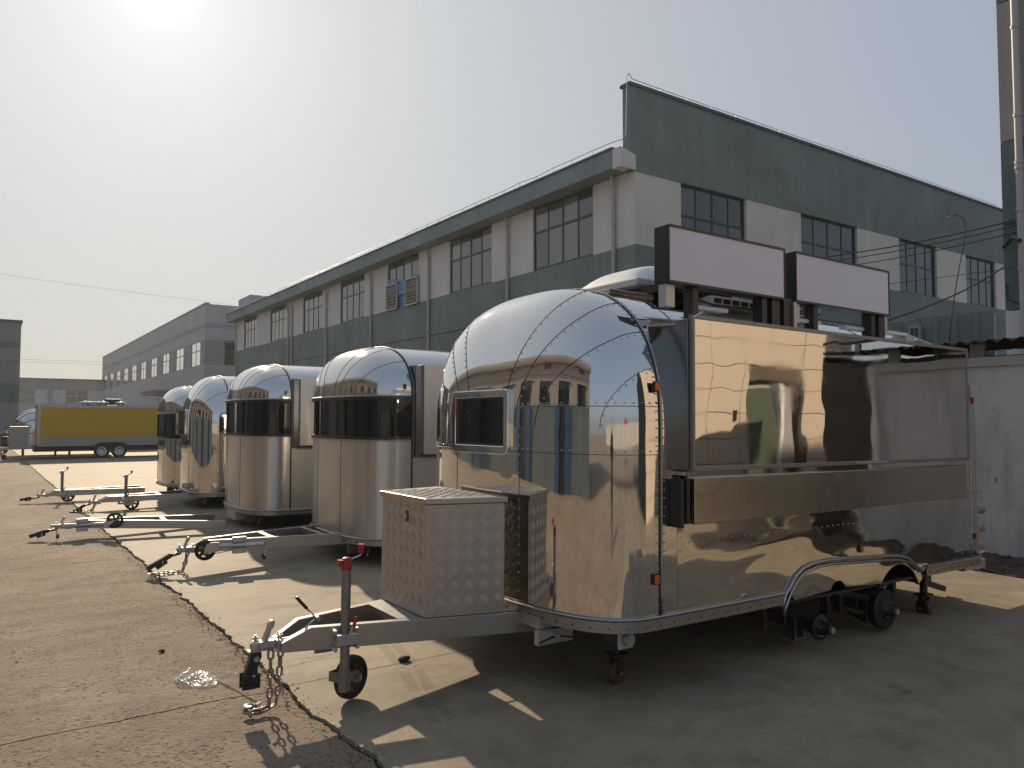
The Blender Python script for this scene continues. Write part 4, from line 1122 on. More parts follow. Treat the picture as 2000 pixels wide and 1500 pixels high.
    if cable:
        zb = ztop - hb
        m = MB(); bx = ox + jx - .10
        m.box(bx, bx + .035, oy - .02, oy + .0, zb - .055, zb); m.box(bx + .035, bx + .10, oy - .02, oy, zb - .056, zb - .035)
        m.cyl((bx + .09, oy - .01, zb - .045), (bx + .42, oy, zb - .01), .005, n=6)
        m.build('brake_rod', M['dark_galv'], root)
        MB().tube([(bx + .42, oy, zb - .01), (ox + length * .75, oy + .02, zb + .04), (ox + length + .3, oy + .02, zb + .05)], .006, 6).build('brake_cable', M['wire'], root)
    if chains:
        for q, yy in enumerate((oy - .045, oy - .03) if hitch == 'down' else (oy - .045, oy + .045)):
            zz = ztop - .11
            gx_ = ox - .045
            if hitch == 'down':
                P = [(gx_ + .06 * q, yy, zz), (gx_ + .05 * q - .0, yy, .10), (gx_ + .04 * q - .005, yy, .014), (gx_ - .06, yy - .02, .010), (gx_ - .13, yy + .03 - .06 * q, .010), (gx_ - .06, yy + .03, .022)]
            else:
                P = [(gx_ + .03 * q, yy, zz), (gx_ - .02 - .03 * (1 - q), yy, .015), (gx_ - .10, yy + .03, .012), (gx_ - .30, yy - .04 + .03 * q, .010)]
            chain(root, P, s=1.55)
    MB().tube([(ox - .04, oy - .04, ztop - .115), (ox + .0, oy - .06, ztop - .12), (ox + .05, oy - .04, ztop - .12), (ox + .05, oy + .04, ztop - .12), (ox, oy + .06, ztop - .12)], .006, 6).build('chain_loop', M['galv'], root, smooth=True)

# ------------------------------------------------------------------ the big mirror-polished trailer
TX, TY = 3.20, 4.21
T1 = thing('food_trailer', 'large mirror polished food trailer in front with two blank light boxes on its roof', 'trailer', (TX, TY, 0), (0, R(0.55), R(-0.5)))
S1 = Shell(1.08, .51, 3.60, .475, 1.55, 2.48, A2=.45)
cap(T1, S1, M['mirror_dome'], M['mirror'], [(.235, .95), (.39, .52), (.56, .33), (.72, .20)], [.475, 1.40, 1.55])
cap(T1, S1, M['mirror_dome'], M['mirror'], [(.3, .9), (.6, .45)], [.475, 1.02, 1.55], end=1)
m = MB(); 
for z_ in (1.665,):
    P = []
    for i in range(60):
        q = .16; P.append(S1.pt(.78 * i / 59, .085, -1, .001))
    m.tube(P, .0022, 5)
m.build('seam', M['seam'], T1); m = MB(); rivets_on(m, [p + Vector((0, 0, .02)) for p in P], .055, .0055); m.build('rivets', M['rivet'], T1, smooth='all', kind='stuff')
ring_trim(T1, S1, 0.0, M['alu'], .008); ring_trim(T1, S1, -.014, M['seam'], .0045); ring_trim(T1, S1, S1.L, M['alu'], .008)
roof(T1, S1, M['mirror_dome'], [.32, .9, 1.7, 2.5, 3.2])
# near side wall: polygon with the wheel arch cut out
AR = [(1.12, .475), (1.16, .51), (1.22, .575), (1.30, .62), (1.42, .645), (1.60, .65), (2.30, .612), (2.46, .60), (2.60, .57), (2.72, .50), (2.80, .45), (2.86, .475)]
yw = -S1.W
poly = [(0, .475)] + AR[0:1] + [(x, z) for x, z in AR[1:-1]] + [(2.88, .475), (S1.L, .475), (S1.L, 1.03), (0, 1.03)]
def wallpoly(poly, y, mat, name='side_panel', t=.004):
    o = MB().prism(poly, 'y', y, y + t).build(name, mat, T1); return o
wallpoly([(.0, .475), (.13, .475), (.13, 1.03), (.0, 1.03)], yw, M['mirror'])
wallpoly([(.132, .475)] + AR[:-1] + [(2.88, .475), (S1.L - .13, .475), (S1.L - .13, 1.03), (.132, 1.03)], yw, M['mirror_low'])
wallpoly([(S1.L - .128, .475), (S1.L, .475), (S1.L, 1.03), (S1.L - .128, 1.03)], yw, M['mirror_low'])
wallpoly([(.0, 1.032), (S1.L, 1.032), (S1.L, 1.55), (.0, 1.55)], yw, M['mirror'])
MB().box(0, S1.L, S1.W - .004, S1.W, .475, 1.55).build('side_panel', M['mirror'], T1)
m = MB()
rivets_on(m, [Vector((.2, yw - .001, .885)), Vector((S1.L - .2, yw - .001, .885))], .062, .0055)
for x in (.155, S1.L - .15): rivets_on(m, [Vector((x, yw - .001, .5)), Vector((x, yw - .001, 1.5))], .075, .005)
m.build('rivets', M['rivet'], T1, smooth='all', kind='stuff')
# skirt below the arch, with the two wheel openings
sk = [(1.13, .476), (1.155, .44)]
def arc(cx, cz, r, a0, a1, n=14): return [(cx + r * math.cos(a0 + (a1 - a0) * i / n), cz + r * math.sin(a0 + (a1 - a0) * i / n)) for i in range(n + 1)]
sk = [(1.155, .50)] + [(1.235, .425)] + arc(1.72, .40, .10, PI * .85, PI * .15) + arc(2.50, .235, .305, PI * .79, PI * .14) + [(2.83, .40), (2.80, .452)] + list(reversed(AR[1:-2]))
MB().prism(sk, 'y', yw + .006, yw + .010).build('arch_skirt', M['mirror_low'], T1)
MB().tube([(x, yw - .008, z + .006) for x, z in ([(1.085, .39), (1.10, .43)] + AR[:-1] + [(2.84, .475)])], .012, 8).build('arch_trim', M['alu'], T1, smooth='all')
MB().tube([(x, yw - .006, z - .025) for x, z in ([(1.10, .37), (1.125, .43)] + [(a + .02, b) for a, b in AR[1:-2]])], .010, 8).build('arch_edge', M['alu'], T1, smooth='all')
m = MB().grid(lambda u, v: (2.50 + .306 * math.cos(PI * (.90 - .76 * u)), yw + .012 + .25 * v, .235 + .306 * math.sin(PI * (.90 - .76 * u))), 20, 2).build('wheel_well', M['black'], T1, smooth='all')
base_rail(T1, S1, M['alu'], .415, .475, arch=(1.10, 2.86))
chassis(T1, S1, .33, .42)
# hatch, ledge, counter
hx0, hx1, hz0, hz1 = .13, 3.37, 1.31, 2.21
hy = yw - .085
hb_ = MB().box(hx0, hx1, hy, yw + .50, hz0, hz1 - .02).build('hatch_box', M['box_steel'], T1, bevel=.004)
MB().prism([(hx0 - .12, yw + .30), (hx0, hy + .1), (hx0, yw + .52)], 'z', hz1 - .05, hz1 - .035).build('corner_flap', M['brushed'], T1)
hd = MB().box(hx0 + .03, hx1 - .015, hy - .022, hy - .002, hz0 + .02, hz1 - .02).build('hatch_door', M['mirror_flat'], T1)
m = MB(); f0, f1 = hy - .030, hy - .001
m.box(hx0 + .012, hx0 + .032, f0, f1, hz0, hz1); m.box(hx1 - .016, hx1, f0, f1, hz0, hz1)
m.box(hx0 + .033, hx1 - .017, f0 + .001, f1, hz0 - .004, hz0 + .022); m.box(hx0 + .033, hx1 - .017, f0 + .001, f1, hz1 - .022, hz1 + .002)
m.build('door_frame', M['dark_galv'], hd, bevel=.002)
MB().cyl((hx0 + .01, f0 - .004, hz1 - .02), (hx0 + .09, f0 - .004, hz1 + .02), .007, n=8).build('hinge', M['galv'], hd)
MB().box(1.75, 2.15, f0 - .012, f0 - .002, hz0 + .005, hz0 + .016).build('handle', M['galv'], hd)
MB().box(hx0 + .02, hx1 + .02, hy + .02, hy + .028, hz0 - .05, hz0 - .006).build('ledge', M['mirror'], T1)
MB().box(hx0 - .01, hx1 + .03, hy + .03, yw - .001, hz0 - .03, hz0 - .008).build('ledge_rail', M['alu'], T1)
ct = MB().box(hx0 + .04, hx1 - .03, hy - .015, hy + .005, 1.0, 1.268).build('folding_counter', M['brushed_counter'], T1, bevel=.004)
MB().box(hx0 + .042, hx1 - .032, hy + .0055, yw - .02, 1.002, 1.012).build('counter_edge', M['brushed_counter'], ct)
MB().box(hx0 + .042, hx1 - .032, hy + .0055, yw - .02, 1.255, 1.266).build('counter_edge', M['brushed_counter'], ct)
for xx in (hx0 - .06, hx0 - .01): MB().box(xx, xx + .03, hy + .0, yw - .002, .985 + (.02 if xx > hx0 - .03 else 0), 1.26).build('counter_bracket', M['dark_frame'], T1, bevel=.003)
MB().box(hx1 - .028, hx1 + .0, hy + .01, yw - .002, 1.0, 1.27).build('counter_bracket', M['dark_frame'], T1, bevel=.003)
# lamps
lamp(T1, -.045, -S1.W * 1.0 - .001, 1.79, 1, -.0, -1); lamp(T1, -.05, -S1.W - .001, .70); lamp(T1, 1.98, yw - .002, .70, .85)
lamp(T1, S1.L + .06, -S1.W - .0, 1.80, .9); lamp(T1, S1.L + .06, -S1.W, .66, .8)
# front window on its riveted frame
def rrect(y0, y1, z0, z1, r, n=5):
    P = []
    for cy, cz, a in ((y1 - r, z1 - r, 0), (y0 + r, z1 - r, PI / 2), (y0 + r, z0 + r, PI), (y1 - r, z0 + r, 3 * PI / 2)):
        P += [(cy + r * math.cos(a + PI / 2 * k / n), cz + r * math.sin(a + PI / 2 * k / n)) for k in range(n + 1)]
    return P
wy0, wy1, wz0, wz1 = -.285, .405, 1.375, 1.79
xo = -.51
def frame_ring(poly_o, poly_i, x0, x1):
    n = len(poly_o); vs = [(x1, *p) for p in poly_o] + [(x1, *p) for p in poly_i] + [(x0, *p) for p in poly_o] + [(x0, *p) for p in poly_i]
    fs = []
    for k in range(n):
        j = (k + 1) % n
        fs += [(k, j, n + j, n + k), (k, 2 * n + k, 2 * n + j, j), (n + k, n + j, 3 * n + j, 3 * n + k), (2 * n + k, 3 * n + k, 3 * n + j, 2 * n + j)]
    return MB().add(vs, fs)
wf = frame_ring(rrect(wy0, wy1, wz0, wz1, .035), rrect(wy0 + .045, wy1 - .045, wz0 + .055, wz1 - .05, .01), xo + .03, xo - .025).build('front_window', M['mirror_dome'], T1, bevel=.006)
MB().box(xo + .0, xo + .02, wy0 + .04, wy1 - .04, wz0 + .05, wz1 - .045).build('glass', M['black_glass'], wf)
frame_ring(rrect(wy0 + .045, wy1 - .045, wz0 + .055, wz1 - .05, .01), rrect(wy0 + .058, wy1 - .058, wz0 + .068, wz1 - .063, .01), xo + .015, xo - .004).build('gasket', M['black'], wf)
piece('curtain', M['grey2'], xo + .021, xo + .024, wy0 + .1, wy0 + .2, wz0 + .07, wz1 - .06).parent = wf

# light boxes
for (a, b) in ((.205, 1.345), (1.465, 2.665)):
    y0 = -.94; y1 = -.82; z0, z1 = 2.445, 2.805
    lb = MB().box(a, b, y0 + .004, y1, z0, z1).build('light_box', M['black'], T1, bevel=.003)
    MB().box(a + .012, b - .012, y0 - .002, y0 + .003, z0 + .012, z1 - .012).build('sign_face', M['acrylic'], lb)
    m = MB(); e = .014; q0, q1 = y0 - .008, y0 + .002
    m.box(a, b, q0, q1, z1 - e, z1 + .001); m.box(a, b, q0, q1, z0 - .001, z0 + e); m.box(a - .001, a + e - .004, q0 + .001, q1, z0 + e, z1 - e); m.box(b - e + .004, b + .001, q0 + .001, q1, z0 + e, z1 - e)
    m.build('frame', M['black'], lb)
    m = MB()
    for x, x2 in ((a + .24, a + .29), (b - .22, b - .17), (b - .115, b - .03)): MB().box(x, x2, y0 + .02, y1 - .02, 2.10, z0 - .002).build('leg', M['black'], lb)
    for x in (a + .02,) + ((b - .045,) if a > 1 else ()):
        MB().box(x - .01, x + .07, y0 + .03, y0 + .09, 2.30, z0 - .003).build('foot_bracket', M['galv'], lb, bevel=.002)
MB().box(1.347, 1.43, -.93, -.86, 2.10, 2.46).build('sign_mast', M['black'], T1)
MB().box(1.432, 1.462, -.95, -.87, 2.15, 2.44).build('sign_bracket', M['galv'], T1)
# roof machinery
ac = thing_part = None
def acf(u, v):
    # low rounded cowl
    x = .50 + 1.05 * u; yy = -.36 + .72 * v
    e = min(1, (1 - abs(2 * v - 1) ** 5)) * min(1, (1 - abs(2 * u - 1) ** 6))
    return (x, yy, 2.59 + .20 * e * (.55 + .45 * math.sin(PI * min(1, u * 1.3) / 2)))
aco = MB().grid(acf, 26, 18).build('roof_cooler', M['white'], T1, smooth='all')
MB().box(.49, 1.56, -.37, .37, 2.545, 2.60).build('cooler_base', M['lgrey'], aco, bevel=.012)
MB().box(.60, 1.45, -.30, .30, 2.44, 2.543).build('cooler_seal', M['black'], aco)
MB().box(.9, 1.5, -.68, -.42, 2.40, 2.47).build('air_duct', M['white'], T1, bevel=.01)
m = MB()
for k in range(6): m.box(.92 + k * .095, .985 + k * .095, -.69, -.68, 2.42, 2.452)
m.build('duct_grille', M['black'], T1)
MB().box(.52, 1.2, -.60, -.38, 2.475, 2.53).build('fan_tray', M['black'], T1)
m = MB()
for k, (w_, z_) in enumerate(((.24, 2.46), (.27, 2.495), (.22, 2.53))): m.box(1.75 + .04 * k, 1.75 + w_ * 2 - .03 * k, -.62, -.30, z_, z_ + .024)
m.build('roof_vent', M['white'], T1, bevel=.006)
MB().tube([(.62, -.75, 2.41), (.8, -.78, 2.38), (1.1, -.80, 2.38), (1.35, -.82, 2.37), (1.7, -.80, 2.40), (2.1, -.70, 2.44)], .007, 6).build('roof_cable', M['wire'], T1)
MB().tube([(1.8, -.72, 2.43), (1.9, -.80, 2.46), (1.98, -.75, 2.42)], .007, 6).build('roof_cable', M['wire'], T1)
m = MB().box(.1, .5, -.52, -.35, 2.42, 2.455).build('roof_flange', M['brushed_counter'], T1, bevel=.004)
MB().box(2.98, 3.1, -.9, -.78, 2.2, 2.32).build('roof_bracket', M['galv'], T1)
for p0 in ((.55, -.83), (1.55, -.85), (2.2, -.83), (2.75, -.85)): MB().box(p0[0], p0[0] + .3, p0[1] - .03, p0[1] + .03, S1.zt - .16, S1.zt - .135).build('roof_strip', M['white'], T1)
# tread-plate tool box on the A-frame
bx = [(-1.07, -.25), (-.60, -.37), (-.60, .47), (-1.07, .36)]
bz0, bz1 = .440, 1.095
tb = MB().prism(bx, 'z', bz0, bz1).build('tool_box', M['tread'], T1, bevel=.004)
lidp = [(-1.085, -.265), (-.59, -.39), (-.59, .49), (-1.085, .375)]
MB().prism(lidp, 'z', bz1 + .001, bz1 + .035).build('lid', M['tread'], tb, bevel=.004)
def treads(m, o, ux, uy, nrm_, w, h, pitch=.090, L_=.054, bw=.0078):
    """five-bar tread pattern: alternating groups of raised bars on the face o + a*ux + b*uy"""
    o, ux, uy, nn = Vector(o), Vector(ux), Vector(uy), Vector(nrm_)
    p = pitch; i0 = 0
    ni, nj = int(w / p * 2) + 3, int(h / p * 2) + 3
    for i in range(ni):
        for j in range(nj):
            if (i + j) % 2: continue
            cx, cy = i * p / 2, j * p / 2
            t = PI / 4 if (j % 2 == 0) else -PI / 4
            t = t if True else t
            du = Vector((math.cos(t), math.sin(t))); dv = Vector((-du.y, du.x))
            for k in range(-2, 3):
                c = Vector((cx, cy)) + dv * k * .0118
                l2 = L_ / 2 * (1 - .10 * abs(k))
                a_, b_ = c - du * l2, c + du * l2
                if min(a_.x, b_.x) < .004 or max(a_.x, b_.x) > w - .004 or min(a_.y, b_.y) < .004 or max(a_.y, b_.y) > h - .004: continue
                q = [a_, c + dv * bw / 2, b_, c - dv * bw / 2]
                vs = [o + ux * v.x + uy * v.y for v in q]
                top = [o + ux * v.x + uy * v.y + nn * .0022 for v in (c - du * l2 * .6, c + dv * bw * .07, c + du * l2 * .6, c - dv * bw * .07)]
                m.add(vs + top, [(0, 1, 5, 4), (1, 2, 6, 5), (2, 3, 7, 6), (3, 0, 4, 7), (4, 5, 6, 7)])
def face(m, a, b, z0, z1, **k):
    a = Vector((*a, z0)); b = Vector((*b, z0)); d = b - a; w = d.length; d.normalize(); n = Vector((d.y, -d.x, 0))
    treads(m, a + n * .0006, d, (0, 0, 1), n, w, z1 - z0, **k)
m = MB()
face(m, bx[0], bx[1], bz0, bz1)                 # near side (faces -y)
face(m, bx[3], bx[0], bz0, bz1)                 # front (faces -x)
face(m, bx[1], bx[2], bz0, bz1)
treads(m, (-1.08, -.26, bz1 + .0355), (1, 0, 0), (0, 1, 0), (0, 0, 1), .48, .63)
# drop bars of the lid that overhang the slanted edge
m.build('tread_bars', M['tread_bar'], tb, kind='stuff', recalc=False)
m = MB(); m.box(-1.077, -1.069, -.045, .025, .955, 1.055); lk = m.build('lock', M['galv'], tb, bevel=.008)
MB().box(-1.0785, -1.0768, -.035, .008, .97, 1.04).build('lock_recess', M['black'], lk)
MB().cyl((-1.085, -.005, 1.005), (-1.07, -.005, 1.005), .014, n=12).build('key_cylinder', M['galv'], lk, smooth=True)
# drawbar
drawbar(T1, (-1.835, 0.05), 1.56, .09, .27, .437, hb=.125, jockey='up', cross=(.66,), jx=.315, hitch='down', red=True)
MB().add([(-1.20, -.16, .438), (-1.0, -.24, .438), (-1.0, .34, .438), (-1.20, .26, .438), (-1.20, -.16, .434), (-1.0, -.24, .434), (-1.0, .34, .434), (-1.20, .26, .434)], [(0, 1, 2, 3), (7, 6, 5, 4), (0, 4, 5, 1), (1, 5, 6, 2), (2, 6, 7, 3), (3, 7, 4, 0)]).build('deck_plate', M['alu'], T1)
# jack plate, trailer socket, casters
br = MB().box(-.53, -.27, -.62, -.58, .285, .375).build('jack_bracket', M['galv'], T1, bevel=.006)
MB().box(-.51, -.25, -.60, -.40, .376, .44).build('bracket_arm', M['galv'], br)
MB().prism([(-.52, .30), (-.40, .325), (-.28, .30), (-.28, .31), (-.40, .335), (-.52, .31)], 'y', -.626, -.6205).build('rib', M['dark_frame'], br)
MB().cyl((-.40, -.645, .33), (-.40, -.62, .33), .016, n=10).build('bolt', M['galv'], br)
sq = MB().box(-.21, -.095, -.955, -.94, .295, .41).build('trailer_socket', M['lgrey'], T1, bevel=.012)
MB().cyl((-.152, -.985, .352), (-.152, -.95, .352), .038, n=20).cyl((-.152, -.995, .352), (-.152, -.985, .352), .030, n=20).build('socket_cap', M['galv'], sq, smooth=True)
MB().box(-.16, .0, -.94, -.80, .34, .41).build('socket_mount', M['dark_frame'], T1)
caster(T1, .0, -.70, .41, .072, R(10)); caster(T1, .0, .70, .41, .072, R(30)); caster(T1, 3.25, -.86, .43, .075, R(70)); caster(T1, 3.25, .8, .43, .075, R(60))
# bare axles: hubs without wheels, leaf springs
def axle(x, hubr, long_):
    m = MB(); z = .20
    m.box(x - .04, x + .04, -.98, 1.0, z - .035, z + .035)
    ax = m.build('axle', M['black'], T1)
    h = MB(); y0 = -1.0
    if long_: h.lathe((x, y0 + .05, z), (0, -1, 0), [(0, 0), (0, hubr * .96), (.01, hubr), (.055, hubr), (.065, hubr * .94), (.068, .075), (.075, .07), (.10, .045), (.135, .038), (.14, .0)], 30)
    else: h.lathe((x, y0, z), (0, -1, 0), [(0, 0), (0, .06), (.03, .065), (.035, hubr), (.055, hubr), (.06, hubr * .9), (.062, .05), (.10, .036), (.13, .034), (.135, 0)], 30)
    hu = h.build('wheel_hub', M['hub_black'], ax, smooth=True)
    s_ = MB(); yf = y0 - (.018 if long_ else .06)
    for k in range(5):
        t = 2 * PI * k / 5 + .3; s_.cyl((x + .058 * math.cos(t), yf, z + .058 * math.sin(t)), (x + .058 * math.cos(t), yf - .035, z + .058 * math.sin(t)), .0055, n=7)
    s_.cyl((x, y0 - (.09 if long_ else .135), z), (x, y0 - (.105 if long_ else .15), z), .022, n=12)
    s_.build('studs', M['galv'], hu, smooth=True)
    sp = MB()
    for k in range(3):
        hl = .36 - k * .07
        pts = [(x + hl * (i / 5 - 1), -.85, z - .06 - .018 * k + .07 * (1 - i / 5) ** 2) for i in range(6)] + [(x + hl * (i / 5), -.85, z - .06 - .018 * k + .07 * (i / 5) ** 2) for i in range(1, 6)]
        for i in range(len(pts) - 1): sp.bar(pts[i], pts[i + 1], .055, .014)
    sp.box(x - .38, x - .34, -.88, -.82, z, .41); sp.box(x + .34, x + .38, -.88, -.82, z, .41)
    sp.build('leaf_spring', M['black'], ax)
    u = MB()
    for q in (-.05, .05): u.tube([(x + q, -.89, z - .13), (x + q, -.89, z + .04), (x + q, -.85, z + .055), (x + q, -.81, z + .04), (x + q, -.81, z - .13)], .007, 6)
    u.box(x - .075, x + .075, -.90, -.80, z - .115, z - .105); u.build('u_bolt', M['dark_galv'], ax, smooth=True)
axle(1.54, .088, False); axle(2.42, .150, True)
# pipes and step at the tail
for z in (.47, .645, .82): MB().cyl((S1.L + .30, -.80, z), (S1.L + .78, -.80, z), .048, n=20).build('tail_pipe', M['brushed'], T1, smooth=True)
MB().box(S1.L + .35, S1.L + .75, -.85, -.72, .30, .38).build('tail_bracket', M['galv'], T1)
MB().bar((S1.L - .3, -.5, .33), (S1.L + .45, -.62, .10), .05, .05).build('tail_jack', M['dark_frame'], T1)

# ------------------------------------------------------------------ the row of smaller trailers
def band_window(root, sh, z0, z1, mull):
    g = MB().grid(lambda u, v: sh.low(min(abs(2 * u - 1), 1) * -1 + 1, z0 + (z1 - z0) * v, -1 if u < .5 else 1, -.006), 60, 2)
    gl = g.build('window_band', M['black_glass'], root, smooth='all')
    f = MB()
    for z in (z0, z1):
        P = [sh.low(i / 20, z, -1, .006) for i in range(21)] + [sh.low(1 - i / 20, z, 1, .006) for i in range(1, 21)]
        for i in range(len(P) - 1): f.bar(P[i], P[i + 1], .03, .034)
    for y in mull:
        t = sh.tq_for_y(abs(y)); s_ = -1 if y < 0 else 1
        f.bar(sh.low(t, z0, s_, .004), sh.low(t, z1, s_, .004), .03, .022, up=(0, 1, 0))
    f.build('window_frame', M['black'], gl)
    P = [sh.low(i / 20, z1 + .022, -1, .014) for i in range(21)] + [sh.low(1 - i / 20, z1 + .022, 1, .014) for i in range(1, 21)]
    MB().tube(P, .010, 6).build('drip_rail', M['alu'], root, smooth='all')
    P = [sh.low(i / 20, z0 - .022, -1, .014) for i in range(21)] + [sh.low(1 - i / 20, z0 - .022, 1, .014) for i in range(1, 21)]
    MB().tube(P, .009, 6).build('sill_rail', M['alu'], root, smooth='all')

def small_trailer(name, label, X, Yc, W, A, Lc, zr, band, zt, dome, low, hatch=True, rotz=0.0, roty=0.0):
    root = thing(name, label, 'trailer', (X, Yc, 0), (0, R(roty), R(rotz)), group='rounded metal trailers parked side by side')
    zb = band[1] + .03 if band else 1.5
    sh = Shell(W, A, Lc, zr, zb, zt, A2=.4, n=2.3)
    cap(root, sh, dome, low, [(.42, W * .62), (.68, W * .32), (.86, W * .16)], [zr, band[0] - .03] if band else [zr, 1.0, zb], rv=.0045, step=.07, seam=.004)
    if band:
        band_window(root, sh, band[0], band[1], (-W * .985, -W * .42, W * .42, W * .985))
        MB().grid(lambda u, v: sh.low(u, band[0] - .03 + .012 * v, -1, .0), 20, 1).build('lip', M['black'], root)
    cap(root, sh, dome, low, [(.5, W * .5)], [zr, 1.0, zb], end=1)
    ring_trim(root, sh, 0, M['dark_frame'] , .010); ring_trim(root, sh, sh.L, M['dark_frame'], .010)
    roof(root, sh, dome, [Lc * .5])
    for sd in (-1, 1): MB().box(0.0, Lc, min(sd * W, sd * (W - .004)), max(sd * W, sd * (W - .004)), zr, zb).build('side_panel', low, root)
    m = MB(); rivets_on(m, [Vector((.05, -W - .001, zr + .03)), Vector((.05, -W - .001, zb))], .06, .0045)
    rivets_on(m, [Vector((.05, -W - .001, .78)), Vector((Lc - .05, -W - .001, .78))], .06, .0045)
    m.build('rivets', M['rivet'], root, kind='stuff')
    if hatch:
        MB().box(.02, .10, -W - .05, -W + .3, 1.2, 2.2).build('hatch_side', M['box_steel'], root)
        hb2 = MB().box(.101, Lc - .15, -W - .09, -W + .3, 1.22, 2.21).build('serving_hatch', M['brushed'], root, bevel=.006)
        MB().box(.105, Lc - .16, -W - .075, -W, 1.195, 1.218).build('hatch_lip', M['dark_frame'], hb2)
    base_rail(root, sh, M['alu'], zr - .055, zr)
    chassis(root, sh, zr - .13, zr - .04)
    # small port near the ring, on the dome foot
    if band: 
        p = sh.pt(.10, .10, -1, .004); MB().bar(p, p + Vector((-.0, -.012, 0)), .03, .055).build('marker_lamp', M['black'], root, bevel=.003)
    caster(root, .12, -W * .45, zr - .10, .055, .5, 'rubber'); caster(root, .12, W * .5, zr - .10, .055, .2, 'rubber'); caster(root, Lc - .2, -W * .5, zr - .1, .055, .9, 'rubber')
    m = MB(); m.box(-.42, -.28, -.3, -.24, zr - .22, zr - .05); m.box(-.30, -.1, -.55, -.25, zr - .12, zr - .056); m.tube([(-.30, -.6, zr - .12), (-.34, -.62, zr - .2), (-.28, -.5, zr - .22), (-.1, -.4, zr - .1)], .014, 6)
    m.build('jack_stand', M['dark_galv'], root)
    return root, sh

T2, S2 = small_trailer('vending_trailer', 'satin aluminium rounded trailer with a black window band, directly behind the big mirror one', 3.87, 8.55, 1.02, .56, 3.3, .30, (1.40, 1.84), 2.47, M['mirror_dome'], M['brushed'])
M['dome_satin'] = brushed('satin_dome', (0.68, 0.67, 0.66), 0.14, 0.0, (4, 4, 4), 0.0003, 0.002)
for o in T2.children:
    if o.name.startswith('dome_panel') or o.name.startswith('roof_panel'): o.data.materials[0] = M['dome_satin']
drawbar(T2, (-2.04, 0.03), 1.9, .08, .24, .335, hb=.12, jockey='front', cross=(.75, 1.28), jx=.22, hitch='out', dz=-.03)
T3, S3 = small_trailer('vending_trailer', 'satin aluminium rounded trailer with a black window band and no drawbar of its own', 3.70, 12.05, 1.02, .55, 3.2, .28, (1.38, 1.88), 2.46, M['dome_satin'], M['brushed'])
MB().box(-.56, -.36, -.2, .25, .10, .27).build('front_crate', M['lgrey'], T3)
T4, S4 = small_trailer('mirror_trailer', 'fourth trailer along the row, mirror polished with a narrow side window and drawbar', 3.66, 15.25, 1.0, .56, 3.2, .28, None, 2.44, M['mirror_dome'], M['mirror'], hatch=False)
w4 = frame_ring(rrect(-.1, .75, 1.30, 1.80, .04), rrect(-.06, .70, 1.34, 1.76, .02), -.53, -.585).build('front_window', M['mirror_dome'], T4)
MB().box(-.565, -.55, -.07, .71, 1.33, 1.77).build('glass', M['black_glass'], w4)
MB().box(-.60, -.57, .35, .55, 1.06, 1.08).build('step_lamp', M['lgrey'], T4)
drawbar(T4, (-1.98, .0), 1.8, .07, .22, .25, hb=.10, jockey='up', cross=(.95, 1.5), jx=.42, hitch='out', zrise=.01, dz=-.05)
T5, S5 = small_trailer('vending_trailer', 'farthest trailer of the row, mirror polished below a black window band', 3.66, 17.85, .93, .52, 3.2, .26, (1.22, 1.72), 2.34, M['mirror_dome'], M['mirror'])
# loose drawbars lying on the yard
D3 = thing('loose_drawbar', 'loose aluminium drawbar on the ground with its jockey wheel folded back, third from the camera', 'drawbar', (.95, 11.9, 0), (0, 0, R(-4)), group='trailer drawbars lying loose on the concrete')
drawbar(D3, (0, 0), 1.95, .08, .20, .265, hb=.11, jockey='back', cross=(1.15,), jx=.2, hitch='out', chains=False, cable=False, dz=.02, zrise=-.05)
m = MB(); [m.cyl((x, -.08 - .2 * x - .012, .125), (x, -.08 - .2 * x + .0, .125), .014, n=6) for x in (1.6, 1.86)]; m.build('bolt', M['galv'], D3)
D5 = thing('loose_drawbar', 'loose aluminium drawbar with an upright jockey post, farthest away beside the road edge', 'drawbar', (1.02, 17.35, 0), (0, 0, R(0)), group='trailer drawbars lying loose on the concrete')
drawbar(D5, (0, 0), 1.7, .07, .16, .235, hb=.11, jockey='up', cross=(.9,), jx=.26, hitch='out', chains=False, cable=False, dz=.06)

# ------------------------------------------------------------------ yellow box trailer and what stands by it
YT = thing('box_trailer', 'long yellow box trailer with a white skirt at the far end of the yard', 'trailer', (1.8, 36.3, 0))
MB().box(0, 6.8, 0, 2.1, .55, 2.16).build('body', M['lgrey'], YT)
MB().box(.10, 6.7, -.012, -.001, .87, 2.10).build('side_panel', M['yellow'], YT)
MB().box(-.012, -.001, .1, 2.0, .9, 2.10).build('front_panel', M['yellow'], YT)
MB().box(-.02, 6.82, -.03, 2.13, 2.101, 2.19).build('roof_trim', M['alu'], YT)
MB().box(-.02, .09, -.028, .0, .6, 2.10).build('corner_trim', M['alu'], YT)
MB().box(-.016, -.012, .6, 1.0, 1.0, 1.95).build('door', M['lgrey'], YT)
M['skirt'] = simple('grey_skirt', (0.36, 0.355, 0.35), 0.5, 0, .1, 3)
MB().box(0, 6.8, -.02, 0, .52, .86).build('skirt', M['skirt'], YT)
fd = MB(); fp = [(1.95, .34), (2.0, .5), (2.12, .62), (2.3, .66), (3.05, .66), (3.2, .6), (3.32, .45), (3.35, .34)]
fd.prism(fp, 'y', -.10, .3).build('mudguard', M['black'], YT)
